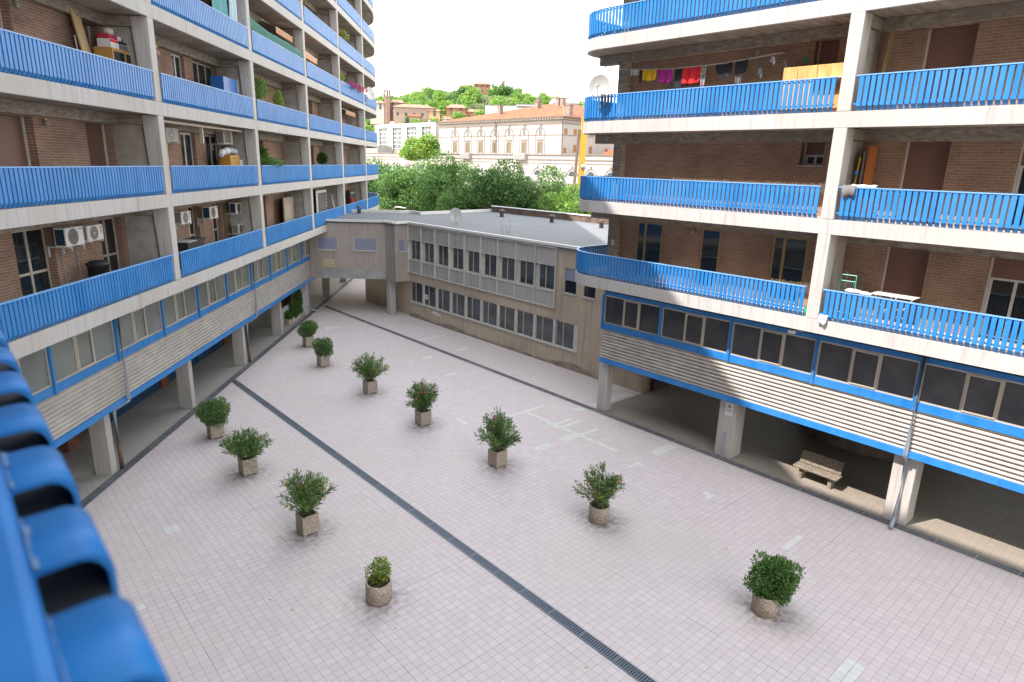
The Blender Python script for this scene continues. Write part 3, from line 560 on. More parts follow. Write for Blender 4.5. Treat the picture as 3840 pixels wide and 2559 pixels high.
for k in range(8):
    z0, z1 = ZL[k], ZL[k + 1] - .42
    c = MB(FR); c.box(16.78, 17.22, -.2, .25, z0 - .04, z1 + .02); c.build('corner_pier', M['rough'], RB, bevel=.02)
    cb = MB(FR); cb.box(17.222, 18.25, -.15, .2, z1 - .33, z1 + .01); cb.build('cantilever_beam', M['rough'], RB, bevel=.02)
    ew = MB(FR); ew.box(16.8, 17.1, -11.5, -.2, z0 - .04, z1 + .02); ew.build('end_wall', M['brick_r'], RB)
    for j, (a0, a1, zb, zt) in enumerate(opsR[k]):
        if a0 < 0: shutter(FR, RB, a0, a1, z0, zt); continue
        if k == 0 and a0 > 9: window(FR, RB, a0 + .01, a1 - .01, z0, zt, -.06, M['alu_g'], 2 if a0 != 12.22 else 1, .085, splits=[a1 - (a1 - a0) * .34] if a0 != 12.22 else None)
        elif k == 0 and a0 < 4: shutter(FR, RB, a0, a1, z0, zt, open_to=ZL[0] + 1.62)
        elif k == 1 and a0 < 4: shutter(FR, RB, a0, a1, z0, zt, open_to=ZL[1] + 1.6)
        elif k == 1 and a0 > 9:
            shutter(FR, RB, a0, a1, zb, zt, open_to=zb + .32); s_ = MB(FR); s_.box(a0 - .05, a1 + .05, -.28, .05, zb - .04, zb); s_.build('sill', M['partition'], RB)
        else: shutter(FR, RB, a0, a1, zb, zt)
co = MB(FR); co.box(-13, 16.7, -11.5, -.75, 5.7, ZL[8]); co.build('core', M['brick_r'], RB)  # unseen infill, added so that no sun passes through the block
rf = MB(FR); rf.box(-13, 18.0, -12, 1.4, ZL[8] - .04, ZL[8] + .1); rf.build('roof', M['roofm'], RB)
office_band(FR, RB, [-12.5, -9.6, -6.65, -3.7, -.75, 2.2, 5.22, 8.16, 11.16, 14.12, 16.98], .5, M['glass_r'], None)
eb = MB(FR); eb.box(16.9, 17.02, -8, .44, 3.0, 5.63); eb.build('end_wall', M['partition'], RB)
for (y0, y1, x1) in ((16.74, 17.2, 21.05), (10.72, 11.38, 21.35), (4.88, 5.52, 21.35), (-1.1, -.45, 21.35), (-7.1, -6.45, 21.35)):
    p_ = MB(); p_.box(20.62, x1, y0, y1, 0.004, 2.34); p_.build('pilotis', M['pilotis'], RB, bevel=.03)
rw = MB()
n = 40; pts_ = [(27.95 + 2.95 * math.cos(t), 8.3 + 2.95 * math.sin(t)) for t in np.linspace(0, 2 * PI, n, endpoint=False)]
rw.prism(pts_, 0.004, 2.34); rw.build('round_wall', noisy('curved_concrete', (0.14, 0.125, 0.10), (0.2, 0.18, 0.15)), RB)
for bx_ in ((30.0, 30.3, -13, 17), (24.65, 30.0, 17.05, 17.3), (20.9, 30, -13.3, -13.0)): rk = MB(); rk.box(*bx_, 0.004, 2.34); rk.build('arcade_wall', flat('arcade_back_dark', (0.075, 0.062, 0.05), 0.9), RB)  # unseen near-end wall added to keep light out; wall colour deepened for shade

# ---- own block, carrying the near balcony
OB = thing('apartment_building', 'block whose blue slatted balcony railing is close up at the lower left edge', 'apartment building', (-6, 0, 0))
ow = MB(FO); ow.box(-16.6, 18, -10, 0, 0, ZL[8] + .9); ow.build('wall', M['brick_r'], OB)  # unseen mass, lengthened with its slabs to close a sun gap
for k in range(9):
    zz_ = 10.25 - .275 - .925 + (k - 1) * 2.93
    f = MB(FO); f.box(-15.6, 18, 0.0, 1.5, zz_ - .4, zz_); f.build('floor_slab', M['fascia'], OB)
zt = 9.968
r = MB(FW)
arc = [(.044 + .020 * math.sin(t_), -.020 + .020 * math.cos(t_)) for t_ in np.linspace(0, PI / 2, 9)]
for k in range(-10, 70):
    y0 = 0.403 + .1505 * k; hw = .0445
    prof = [(.008, -.006), (.02, -.001)] + arc + [(.064, -.80), (.0, -.91)]
    V = []; n = len(prof)
    for (x, zz_) in prof: V += [(x, y0 - hw, zt + zz_), (x, y0 + hw, zt + zz_)]
    for (x, zz_) in prof:
        ix = x - .004 * max(0, min(1, (x - .03) / .03)); V += [(ix, y0 - hw, zt + zz_ - .004), (ix, y0 + hw, zt + zz_ - .004)]
    fs = []
    for i in range(n - 1):
        fs += [(2 * i, 2 * i + 1, 2 * i + 3, 2 * i + 2), (2 * n + 2 * i + 1, 2 * n + 2 * i, 2 * n + 2 * i + 2, 2 * n + 2 * i + 3), (2 * i, 2 * i + 2, 2 * n + 2 * i + 2, 2 * n + 2 * i), (2 * i + 1, 2 * n + 2 * i + 1, 2 * n + 2 * i + 3, 2 * i + 3)]
    r.add(V, fs)
ro = r.build('railing', M['blue_near'], OB)
for i_, p_ in enumerate(ro.data.polygons): p_.use_smooth = (i_ % 4) < 2
cr_ = MB(); cr_.box(.010, .0585, -1.5, 11, zt - .85, zt - .034); cr_.build('slot_shade', M['black'], ro)  # black filler added inside the hollow rail; stands for shade in the slots
wr = MB(); rs_ = random.Random(2)
for k in range(-10, 70):
    y0 = .403 + .1505 * k
    for j in range(5):
        ya = y0 - .045 + .018 * j; x1_ = .0175 + rs_.uniform(0, .0035); wr.quad((.0165, ya, zt + .0012), (x1_, ya, zt + .0008), (x1_ - rs_.uniform(0, .001), ya + .0175, zt + .0008), (.0165, ya + .017, zt + .0012))
wr.build('worn_edge', flat('dusty_bare_metal', (0.09, 0.18, 0.32), .7), ro)['kind'] = 'stuff'
cp = MB(); cp.box(-.055, .016, -1.5, 12.5, zt - .05, zt + .006); cp.build('cap_rail', M['blue_near'], ro, bevel=.010)
bk = MB(); bk.box(-.02, -.005, -1.5, 12.5, zt - .9, zt - .05); bk.build('kick_sheet', M['blue_dk'], ro)

# ------------------------------------------------------------------ low wing and bridge
WB = thing('office_building', 'low beige two storey wing with grey panels and flat roof, bridging a passage', 'office building', (30, 27, 0))
XW = 23.75
w_ = MB()
ys = [36.85 - 1.537 * k for k in range(10)]           # panel axes
# body
w_.box(XW + .14, 36.4, 17.3, 43.2, 0, 5.95)
w_.build('core', M['stucco'], WB)
fw = MB()
fw.box(XW, XW + .14, 19.6, 36.85, 0, 1.06); fw.box(XW, XW + .14, 17.3, 36.85, 2.47, 3.07); fw.box(XW, XW + .14, 17.3, 19.6, 2.2, 2.47)
fw.box(XW, XW + .14, 17.3, 21.4, 1.06, 2.47); fw.box(XW, XW + .14, 17.3, 20.35, 3.07, 6.3); fw.box(XW, XW + .14, 21.08, 21.62, 3.07, 6.3); fw.box(XW, XW + .14, 22.42, 23.0, 3.07, 6.3)
fw.box(XW, XW + .14, 20.35, 21.08, 3.07, 4.03); fw.box(XW, XW + .14, 20.35, 21.08, 5.2, 6.3); fw.box(XW, XW + .14, 21.62, 22.42, 3.07, 4.03); fw.box(XW, XW + .14, 21.62, 22.42, 5.27, 6.3)
fw.box(XW, XW + .14, 23.0, 36.85, 6.25, 6.3)
fw.build('wall', M['stucco'], WB)
st = MB()                                             # damp edge along the foot of the wall
yy = 19.6; random.seed(3)
while yy < 36.8:
    h0 = .12 + .25 * max(0, math.sin(yy * .9 + 1) * math.sin(yy * .37)) + random.uniform(0, .05); st.quad((XW - .004, yy, 0), (XW - .004, yy + .25, 0), (XW - .004, yy + .25, h0 + random.uniform(-.04, .04)), (XW - .004, yy, h0)); yy += .25
st.build('damp_stain', M['grime'], WB)
fk = MB(); fk.prism([(XW - .006, 33.2), (XW - .006, 33.9), (XW - .006, 34.2), (XW - .006, 33.6)], 0.6, 0.62)
fk2 = MB(); fk2.quad((XW - .005, 33.2, .62), (XW - .005, 34.25, .72), (XW - .005, 34.1, .9), (XW - .005, 33.5, .84)); fk2.build('bare_plaster_patch', M['whitec'], WB)
for (y0, y1, zb, zt_) in ((20.35, 21.08, 4.03, 5.2), (21.62, 22.42, 4.03, 5.27)):
    f = MB(); f.box(XW + .06, XW + .1, y0, y1, zb, zt_); wd = f.build('window', M['glass'], WB)
    s = MB(); s.box(XW + .03, XW + .055, y0 + .04, y1 - .04, zb + (zt_ - zb) * .5, zt_ - .03); s.build('blind', M['shutter_b'], wd)
    s = MB(); s.box(XW - .06, XW + .05, y0 - .04, y1 + .04, zb - .07, zb); s.build('sill', M['mull'], wd)
# upper curtain wall
for k in range(9):
    y1, y0 = ys[k], ys[k + 1]
    a = MB(); a.box(XW - .05, XW + .1, y0 + .03, y1 - .03, 5.29, 6.2); a.build('panel', M['panel'], WB)
    a = MB(); a.box(XW - .05, XW + .1, y0 + .03, y1 - .03, 3.12, 3.9); a.build('panel', M['panel'], WB)
    a = MB(); a.box(XW - .09, XW + .1, y0 + .03, y1 - .03, 3.9, 3.97); a.build('sill', M['mull'], WB)
    wy1 = y1 - .22
    a = MB(); a.box(XW + .03, XW + .1, wy1, y1 - .03, 3.97, 5.27); a.build('blank_panel', M['mull'], WB)
    def framed(y0, y1, z0, z1, dep):
        f = MB(); f.box(XW + dep, XW + dep + .05, y0, y1, z0, z0 + .035); f.box(XW + dep, XW + dep + .05, y0, y1, z1 - .035, z1)
        f.box(XW + dep, XW + dep + .05, y0, y0 + .03, z0 + .035, z1 - .035); f.box(XW + dep, XW + dep + .05, y1 - .03, y1, z0 + .035, z1 - .035)
        ym = y1 - (y1 - y0) * .38; f.box(XW + dep - .006, XW + dep + .05, ym - .025, ym + .025, z0 + .035, z1 - .035); o = f.build('window', M['alu'], WB)
        p = MB(); p.box(XW + dep + .02, XW + dep + .04, y0 + .02, y1 - .02, z0 + .02, z1 - .02); p.build('pane', M['glass_w'], o); return o
    framed(y0 + .03, wy1, 3.99, 5.27, .05)
    # lower windows sit half a bay further right
    ly1, ly0 = 36.78 - 1.53 * k, 36.78 - 1.53 * (k + 1)
    framed(ly0 + .09, ly1 - .09, 1.1, 2.45, .05)
    a = MB(); a.box(XW - .01, XW + .12, ly0 - .09, ly0 + .09, 1.1, 2.47); a.build('pier', M['mull'], WB)
framed(36.78 - 1.53 * 10 + .12, 36.78 - 1.53 * 9 - .12, 1.1, 2.45, .05)
a = MB(); a.box(XW - .03, XW + .12, 21.3, 21.6, 1.1, 2.47); a.box(XW - .06, XW + .12, 21.3, 36.8, 1.02, 1.1); a.build('sill', M['mull'], WB)
a = MB()
for y in ys: a.box(XW - .14, XW + .12, y - .035, y + .035, 3.08, 6.25)
a.box(XW - .14, XW + .12, ys[-1], ys[0], 6.2, 6.26); a.box(XW - .1, XW + .12, ys[-1], ys[0], 5.27, 5.3); a.box(XW - .1, XW + .12, ys[-1], ys[0], 3.06, 3.12)
a.build('curtain_frame', M['mull'], WB)
sg = MB(); sg.box(XW + .03, XW + .045, 34.75, 35.15, 1.5, 1.8); sg.build('paper_notice', M['whitec'], WB)
sg = MB(); sg.box(XW + .026, XW + .032, 34.86, 35.0, 1.58, 1.7); sg.build('notice_mark', M['red'], WB)
# foot wall stepping back beside the right block
a = MB(); a.box(24.65, 24.8, 17.3, 19.6, 0, 2.2); a.box(24.65, 26.4, 17.28, 17.31, 0, 2.2); a.build('wall', M['stucco'], WB)
# bridge: front plane s=43.9 between the left block (n=-12) and the wing
B0 = Lxy(43.9, -12.0); B1 = Lxy(43.9, -6.93); B2 = (22.72, 36.95); B3 = (XW + .02, 36.87); B4 = (XW + .02, 42.6); B5 = Lxy(52.0, -7.0); B6 = Lxy(52.0, -12.0)
br = MB(); br.prism([B0, B1, B2, B3, B4, B5, B6][::-1], 2.46, 6.19); br.build('bridge', M['bridge'], WB)
def onfront(n_, z_, out=.0): p = Lxy(43.9 - out, n_); return (p[0], p[1], z_)
def frontbox(n0, n1, z0, z1, o0, o1):
    m_ = MB(); V = [];
    for zz_ in (z0, z1):
        for (n_, o_) in ((n0, o0), (n1, o0), (n1, o1), (n0, o1)): V.append(onfront(n_, zz_, o_))
    m_.add(V, [(0, 3, 2, 1), (4, 5, 6, 7), (0, 1, 5, 4), (1, 2, 6, 5), (2, 3, 7, 6), (3, 0, 4, 7)]); return m_
frontbox(-11.2, -6.94, 2.46, 3.05, -.02, .012).build('bare_band', M['band'], WB)
for (n0, n1) in ((-11.45, -10.15), (-9.0, -7.55)):
    o = frontbox(n0, n1, 4.42, 5.2, -.02, .004).build('window', M['shutter_b'], WB)
    frontbox(n0 - .04, n0, 4.42, 5.22, -.02, .03).build('reveal', M['mull'], o); frontbox(n0 - .04, n1 + .04, 4.34, 4.42, -.02, .07).build('sill', M['mull'], o)
o = frontbox(-11.15, -10.35, 3.2, 3.75, -.01, .05).build('vent_grille', flat('cream_vent', (0.45, 0.41, 0.27)), WB)
for k in range(8): frontbox(-11.1, -10.4, 3.25 + k * .07, 3.29 + k * .07, .05, .075).build('louvre', flat('cream_louvre', (0.5, 0.46, 0.31)) if k == 0 else bpy.data.materials['cream_louvre'], o)
frontbox(-11.45, -11.15, 2.7, 2.95, -.01, .05).build('meter_box', M['greyw'], WB)
q = MB(); q.box(23.0, 23.55, 36.9, 36.955, 4.5, 5.25); o = q.build('window', M['shutter_b'], WB); q = MB(); q.box(22.95, 23.6, 36.85, 36.94, 4.42, 4.5); q.build('sill', M['mull'], o)
q = MB(); q.box(22.82, 23.26, 37.88, 38.34, 0, 2.46); q.build('pier', M['pilotis'], WB, bevel=.02)
q = MB(); q.box(29.5, 29.9, 40, 40.4, 0, 2.46); q.build('pier', M['pilotis'], WB)
# roof
poly = [B0, B1, B2, (XW - .02, 36.9), (XW - .02, 17.3), (36.4, 17.3), (36.4, 43.2), (28.6, 42.7), (28.7, 44.2), Lxy(52.0, -7.0), B6]
rp = MB(); rp.prism(poly[::-1], 6.2, 6.3); rp.build('roof', M['roofm'], WB)
cp = MB()
def coping(p, q, w0, zt0, h=.14, mb=None):
    mb = mb or cp; p = Vector(p); q = Vector(q); d_ = (q - p).normalized(); n_ = Vector((-d_.y, d_.x)) * w0
    mb.prism([tuple(p - d_ * .04), tuple(q + d_ * .04), tuple(q + d_ * .04 + n_), tuple(p - d_ * .04 + n_)], zt0 - h, zt0)
for i in range(4): coping(poly[i], poly[i + 1], -.16 if i != 9 else .16, 6.44 + .001 * i)
for i in (6, 7, 8, 9): coping(poly[i], poly[i + 1], -.16, 6.52 + .001 * i, .22)
cp.build('coping', M['coping'], WB)
pr = MB(); pr.box(36.2, 36.4, 17.3, 43.2, 6.3, 6.75); pr.build('parapet', M['brown_par'], WB)
pr = MB(); pr.box(36.15, 36.45, 17.3, 43.25, 6.75, 6.82); pr.build('coping', M['coping'], WB)
# roof things
M['gutterd'] = flat('dark_brown_metal', (0.05, 0.04, 0.035), .6)
V0 = thing('roof_vent', 'small dark capped vent pipe on the grey felt roof near its far corner', 'roof vent', (33.4, 38.6, 6.3), 'capped vent pipes on the flat roof')
a = MB(); a.lathe(33.4, 38.6, [(.15, 6.3), (.15, 6.62)], 10); a.build('pipe', M['gutterd'], V0)
a = MB(); a.lathe(33.4, 38.6, [(.26, 6.72), (.26, 6.76), (.06, 6.9)], 10); [a.box(33.4 + dx - .012, 33.4 + dx + .012, 38.6 + dy - .012, 38.6 + dy + .012, 6.6, 6.73) for dx in (-.1, .1) for dy in (-.1, .1)]; a.build('cap', M['gutterd'], V0)
copy_tree(V0, (33.6, 33.3, 6.3), 'small dark capped vent pipe in the middle of the grey felt roof')
copy_tree(V0, (33.7, 28.7, 6.3), 'small dark capped vent pipe on the roof beside the right block')
copy_tree(V0, (24.9, 45.6, 6.3), 'small dark capped vent pipe on the bridge roof beside the left block')
cw = MB(); cw.lathe(33.2, 27.0, [(.3, 6.3), (.3, 6.5), (.38, 6.55), (.4, 6.7), (.3, 6.85), (.1, 6.9)], 16); single(cw, 'ventilator', M['greyw'], 'round pale ventilator cowl on the roof against the right block', 'ventilator', smooth=True)
def dish(name, c, face, rad, label, post, stand, dm='greyw'):
    f = Vector(face).normalized(); t = thing(name, label, 'satellite dish', post)
    x = f.cross(Vector((0, 0, 1))).normalized(); y = x.cross(f); mb = MB(); V = []; F_ = []; K = 28; R_ = 7; c = Vector(c)
    for i in range(R_ + 1):
        rr = rad * i / R_
        for j in range(K): th = 2 * PI * j / K; V.append(tuple(c + x * rr * math.cos(th) + y * rr * 1.08 * math.sin(th) + f * (rr * rr / rad * .22)))
    for i in range(R_):
        for j in range(K): F_.append((i * K + j, i * K + (j + 1) % K, (i + 1) * K + (j + 1) % K, (i + 1) * K + j))
    mb.add(V, F_); o = mb.build('reflector', M[dm], t, True); so_ = o.modifiers.new('s', 'SOLIDIFY'); so_.thickness = .012
    a = MB(); fp = c + f * rad * .75 - y * rad * .25; a.tube([tuple(c - y * rad * 1.02 + f * .05), tuple(c - y * rad * .9 + f * rad * .25), tuple(fp)], .014); a.build('arm', M['steel'], t)
    a = MB(); a.tube([tuple(fp - f * .05), tuple(fp + f * .06)], .04); a.build('receiver', M['steel'], t)
    a = MB(); a.tube(stand, .025); a.build('mast', M['steel'], t); return t
dish('satellite_dish', (26.0, 34.7, 6.93), (-.62, -.75, .18), .43, 'white satellite dish standing at the near edge of the flat roof', (26.05, 34.75, 6.3), [(26.2, 34.9, 6.3), (26.1, 34.8, 6.9)], 'dishw')
dish('satellite_dish', FR(16.72, 1.86, 13.10), (-.78, -.35, .22), .40, 'large off-white satellite dish on the rounded end of the upper right balcony railing', FR(16.7, 1.62, 12.4), [FR(16.66, 1.63, 12.45), FR(16.66, 1.63, 12.8), FR(16.7, 1.8, 13.0)])
dish('satellite_dish', FL(59.5, 1.95, 15.78), (.2, -.9, .2), .5, 'small pale satellite dish fixed outside the far end of the left block', FL(59.5, 1.6, 15.2), [FL(59.5, 1.6, 15.2), FL(59.5, 1.85, 15.7)], 'dishw')
# ------------------------------------------------------------------ foliage
def rand_unit(n):
    v = RNG.normal(size=(n, 3)); return v / np.linalg.norm(v, axis=1)[:, None]
def leaves_mesh(name, P, D, ln, wd, mats, mi, fold=0.0):
    "one rhombus leaf per point P along direction D (arrays); mi = material index per leaf"
    n = len(P); ln = np.broadcast_to(ln, n)[:, None]; wd = np.broadcast_to(wd, n)[:, None]
    S = np.cross(D, rand_unit(n)); S /= np.linalg.norm(S, axis=1)[:, None] + 1e-9
    V = np.empty((n, 4, 3)); V[:, 0] = P; V[:, 1] = P + D * ln * .45 + S * wd * .5; V[:, 2] = P + D * ln; V[:, 3] = P + D * ln * .45 - S * wd * .5
    if fold: V[:, 2, 2] -= (ln[:, 0] * fold)
    me = bpy.data.meshes.new(name); me.vertices.add(n * 4); me.loops.add(n * 4); me.polygons.add(n)
    me.vertices.foreach_set('co', V.reshape(-1)); me.loops.foreach_set('vertex_index', np.arange(n * 4, dtype=np.int32))
    me.polygons.foreach_set('loop_start', np.arange(0, n * 4, 4, dtype=np.int32)); me.polygons.foreach_set('loop_total', np.full(n, 4, dtype=np.int32))
    for m_ in mats: me.materials.append(m_)
    me.polygons.foreach_set('material_index', np.asarray(mi, dtype=np.int32)); me.update(); me.validate(); return me
def obj_from(name, me, parent=None, loc=(0, 0, 0)):
    o = bpy.data.objects.new(name, me); C.objects.link(o); o.location = loc
    if parent: o.parent = parent
    return o
def crown(name, blobs, n, size, mats, probs, gap=0.0, shell=.55, updown=.25):
    "leaf clumps spread through a union of ellipsoid blobs (cx,cy,cz,rx,ry,rz)"
    B = np.array(blobs, float); vol = B[:, 3] * B[:, 4] * B[:, 5]; idx = RNG.choice(len(B), n, p=vol / vol.sum())
    u = rand_unit(n); rad = RNG.uniform(shell ** 3, 1.1, n) ** (1 / 3)
    P = B[idx, :3] + u * rad[:, None] * B[idx, 3:]
    # lumpy: push by low frequency sines so outline is uneven, drop leaves in gaps
    k = 5.0 / max(B[:, 3].max(), .1)
    nz = np.sin(P[:, 0] * k + 1.3) * np.sin(P[:, 1] * k * 1.13 + .4) * np.sin(P[:, 2] * k * 1.21 + 2.2) + .4 * np.sin(P[:, 0] * k * 2.3) * np.sin(P[:, 2] * k * 2.1)
    keep = nz > (-.55 + gap); P = P[keep]; u = u[keep]; nz = nz[keep]; m_ = len(P)
    D = u * .6 + rand_unit(m_) * .9; D[:, 2] -= updown; D /= np.linalg.norm(D, axis=1)[:, None]
    r = RNG.uniform(0, 1, m_) - .12 * nz; cum = np.cumsum(probs); mi = np.clip(np.searchsorted(cum, r), 0, len(mats) - 1)
    s = size * RNG.uniform(.6, 1.3, m_)
    return leaves_mesh(name, P, D, s, s * .62, mats, mi)
def trunk_mesh(h, r, crown_r, seed=0, lean=0.0):
    rs = random.Random(seed); mb = MB()
    top = (lean * h * .3, 0, h * .55); mb.tube([(0, 0, 0), (lean * h * .1, 0, h * .25), top], r, 8, r * .7)
    for i in range(6):
        a = i * PI / 3 + rs.uniform(-.3, .3); q = rs.uniform(.5, .85)
        mb.tube([top, (top[0] + math.cos(a) * crown_r * .35, math.sin(a) * crown_r * .35, h * (.62 + .08 * q)), (top[0] + math.cos(a) * crown_r * q, math.sin(a) * crown_r * q, h * (.72 + .15 * q))], r * .45, 6, r * .1)
    return mb
def make_tree(name, x, y, h, rc, kind, seed, label, group, n=9000, size=.34, base=0.0, gap=0.0, squash=1.0):
    rs = random.Random(seed); t = thing(name, label, 'tree', (x, y, base), group)
    trunk_mesh(h, .16 * h / 9, rc, seed).build('trunk', M['stem'], None); tr = bpy.context.scene.collection.objects[-1]
    tr.parent = t
    bl = []
    for i in range(15):
        a = rs.uniform(0, 2 * PI); q = math.sqrt(rs.uniform(0, 1)) * rc * .68; zz_ = h * rs.uniform(.36, .80); rr = rc * rs.uniform(.30, .5)
        bl.append((math.cos(a) * q, math.sin(a) * q, zz_, rr, rr, rr * .8 * squash))
    bl.append((0, 0, h - rc * .3, rc * .36, rc * .36, rc * .32)); bl.append((0, 0, h * .55, rc * .6, rc * .6, h * .22))
    mats, pr = kind; me = crown('crown', bl, n, size, mats, pr, gap); obj_from('crown', me, t); return t
for k_, c_ in (('dk', (0.045, 0.11, 0.035)), ('md', (0.08, 0.175, 0.045)), ('lt', (0.14, 0.26, 0.065)), ('bl', (0.06, 0.14, 0.06)), ('br', (0.165, 0.29, 0.06))): LF[k_] = leaf('tree_' + k_ + '_leaf', c_, .35)
# ---- trees beyond the low wing
KD = ([LF['dk'], LF['bl'], LF['pm'], LF['lt']], [.30, .28, .30, .12]); KM = ([LF['pm'], LF['bl'], LF['lt'], LF['dk']], [.42, .18, .28, .12]); KB = ([LF['lt'], LF['br'], LF['md'], LF['yl']], [.35, .33, .22, .10])
KP = ([LF['br'], LF['yl'], LF['md']], [.45, .25, .30])
TR = [(44.5, 77.0, 10.6, 4.6, KD, 'darkest leafy tree, standing right against the far end of the left block', 0.0), (44.0, 69.5, 9.6, 4.2, KM, 'dense round green tree behind the street lamp arm', 0.0),
      (46.0, 64.0, 11.6, 4.3, KM, 'tallest slender-topped tree behind the low wing, left of centre', .12), (44.5, 56.8, 9.6, 4.0, KM, 'loose see-through green tree with orange showing behind its branches', .22),
      (45.5, 51.8, 10.8, 4.4, KD, 'large rounded dark tree behind the middle of the low wing roof', 0.0), (47.0, 46.8, 10.2, 4.0, KM, 'broad tree with pale sunlit right flank behind the low wing', .05),
      (46.5, 43.0, 8.6, 3.9, KB, 'lower bright yellow-green tree left of the yellow crane boom', .05), (45.0, 38.8, 7.7, 3.5, KB, 'lowest yellow-green tree beside the rounded balconies of the right block', .05),
      (52.0, 62.0, 8.8, 4.0, KM, 'green tree half hidden in the second row behind the low wing', 0.0), (52.0, 78.0, 9.5, 4.5, KD, 'dark tree in the second row near the far end of the left block', 0.0)]
for i, (x, y, h, rc, kd, lab, gp_) in enumerate(TR): make_tree('tree', x, y, h, rc, kd, 20 + i, lab, 'street trees beyond the low wing', 26000, .25, 0, gp_)
make_tree('tree', 41.0, 33.5, 6.6, 2.4, KB, 77, 'small green shrub-like tree under the cantilever beam of the right block', 'street trees beyond the low wing', 6000, .22)
# umbrella pines by the long white building
for (x, y, h, rc, lab) in ((85, 123.6, 16.4, 3.6, 'bright green umbrella pine beside the left end of the long white palace'), (85, 129.6, 15.6, 3.8, 'second bright umbrella pine, in front of the tall glazed bays')):
    t = thing('pine_tree', lab, 'tree', (x, y, 0), 'umbrella pines'); trunk_mesh(h * .8, .3, rc, 3).build('trunk', M['stem'], None).parent = t
    rs = random.Random(int(y)); bl = [(math.cos(a) * rc * q, math.sin(a) * rc * q, h - 2.2 - 1.6 * q + rs.uniform(-.5, .5), 1.5, 1.5, 1.0) for (a, q) in [(rs.uniform(0, 6.28), rs.uniform(.2, .8)) for _ in range(12)]] + [(0, 0, h - 1.6, 2.0, 2.0, 1.5), (0, 0, h - 3.6, 2.6, 2.6, 1.4)]
    obj_from('crown', crown('crown', bl, 9000, .42, *KP), t)
# ------------------------------------------------------------------ planters
def oleander(name, t, h, w, seed, n_stem=26, fl=0, yellow=.06, base=.52, leafn=38, ln=.17, up=1.0):
    rs = np.random.default_rng(seed); mb = MB(); P = []; D = []; h *= 1.08; w *= 1.2; n_stem += 6
    tips = []
    for i in range(n_stem):
        a = rs.uniform(0, 2 * PI); q = math.sqrt(rs.uniform(0, 1)); rr = q * w; hh = h * (1 - .55 * q ** 2) * rs.uniform(.70, 1.03)
        p0 = np.array([rs.uniform(-.08, .08), rs.uniform(-.08, .08), 0.0]); p2 = np.array([rr * math.cos(a), rr * math.sin(a), hh]); p1 = np.array([p2[0] * .38, p2[1] * .38, hh * .55])
        ts = np.linspace(0, 1, 7); path = [tuple((1 - t_) ** 2 * p0 + 2 * t_ * (1 - t_) * p1 + t_ ** 2 * p2 + np.array([0, 0, base])) for t_ in ts]
        mb.tube(path, .009, 5, .004, cap=False); tips.append(path[-1])
        tt = rs.uniform(.16, 1.0, int(leafn * 1.9)) ** .8
        for t_ in tt:
            p = (1 - t_) ** 2 * p0 + 2 * t_ * (1 - t_) * p1 + t_ ** 2 * p2 + np.array([0, 0, base]) + rs.normal(0, .045, 3)
            d_ = 2 * (1 - t_) * (p1 - p0) + 2 * t_ * (p2 - p1); d_ /= np.linalg.norm(d_) + 1e-9
            v = rs.normal(0, 1, 3); v /= np.linalg.norm(v); dd = d_ * .75 * up + v * .75; P.append(p); D.append(dd / np.linalg.norm(dd))
    P = np.array(P); D = np.array(D); n = len(P); r = rs.uniform(0, 1, n)
    mi = np.where(r < .30, 0, np.where(r < .68, 1, np.where(r < .80, 2, np.where(r < 1 - yellow, 3, 4))))
    me = leaves_mesh('foliage', P, D, ln * rs.uniform(.7, 1.2, n), .030, [LF['pd'], LF['pm'], LF['ps'], LF['pl'], LF['gold']], mi)
    st_ = mb.build('stems', M['stem'], None); st_.parent = t; obj_from('foliage', me, t)
    if fl:
        f = MB()
        for k in range(fl):
            p = tips[k % len(tips)]
            for q in range(3): f.sphere((p[0] + rs.uniform(-.04, .04), p[1] + rs.uniform(-.04, .04), p[2] + rs.uniform(-.05, .02)), .026, k=6)
        fo = f.build('flower', LF['pink'], None); fo.parent = t
def pittosporum(t, shape, seed, n=5200, base=.5, kinds=None, ln=.075):
    rs = np.random.default_rng(seed); B = np.array(shape, float); vol = B[:, 3] * B[:, 4] * B[:, 5]; idx = rs.choice(len(B), n, p=vol / vol.sum())
    u = rs.normal(size=(n, 3)); u /= np.linalg.norm(u, axis=1)[:, None]; rad = rs.uniform(.25, 1.05, n) ** (1 / 3)
    C0 = B[idx, :3] + u * rad[:, None] * B[idx, 3:]; C0 += rs.normal(0, .02, (n, 3))
    k = 11.0; nz = np.sin(C0[:, 0] * k) * np.sin(C0[:, 1] * k + 1) * np.sin(C0[:, 2] * k + 2); keep = nz > -.62; C0 = C0[keep]; u = u[keep]; n = len(C0)
    D = u * .7 + rs.normal(0, .55, (n, 3)); D[:, 2] += .3; D /= np.linalg.norm(D, axis=1)[:, None]; r = rs.uniform(0, 1, n)
    mi = np.where(r < .34, 0, np.where(r < .74, 1, np.where(r < .93, 3, 2)))
    me = leaves_mesh('foliage', C0, D, ln * rs.uniform(.7, 1.25, n), .034, kinds or [LF['pd'], LF['pm'], LF['ps'], LF['pl']], mi); obj_from('foliage', me, t)
    mb = MB()
    for i in range(9):
        b_ = B[rs.integers(len(B))]; mb.tube([(rs.uniform(-.05, .05), rs.uniform(-.05, .05), base - .05), (b_[0] * .5, b_[1] * .5, (base + b_[2]) / 2), (b_[0] + rs.uniform(-.1, .1), b_[1] + rs.uniform(-.1, .1), b_[2])], .013, 5, .006)
    st_ = mb.build('stems', M['stem'], None); st_.parent = t
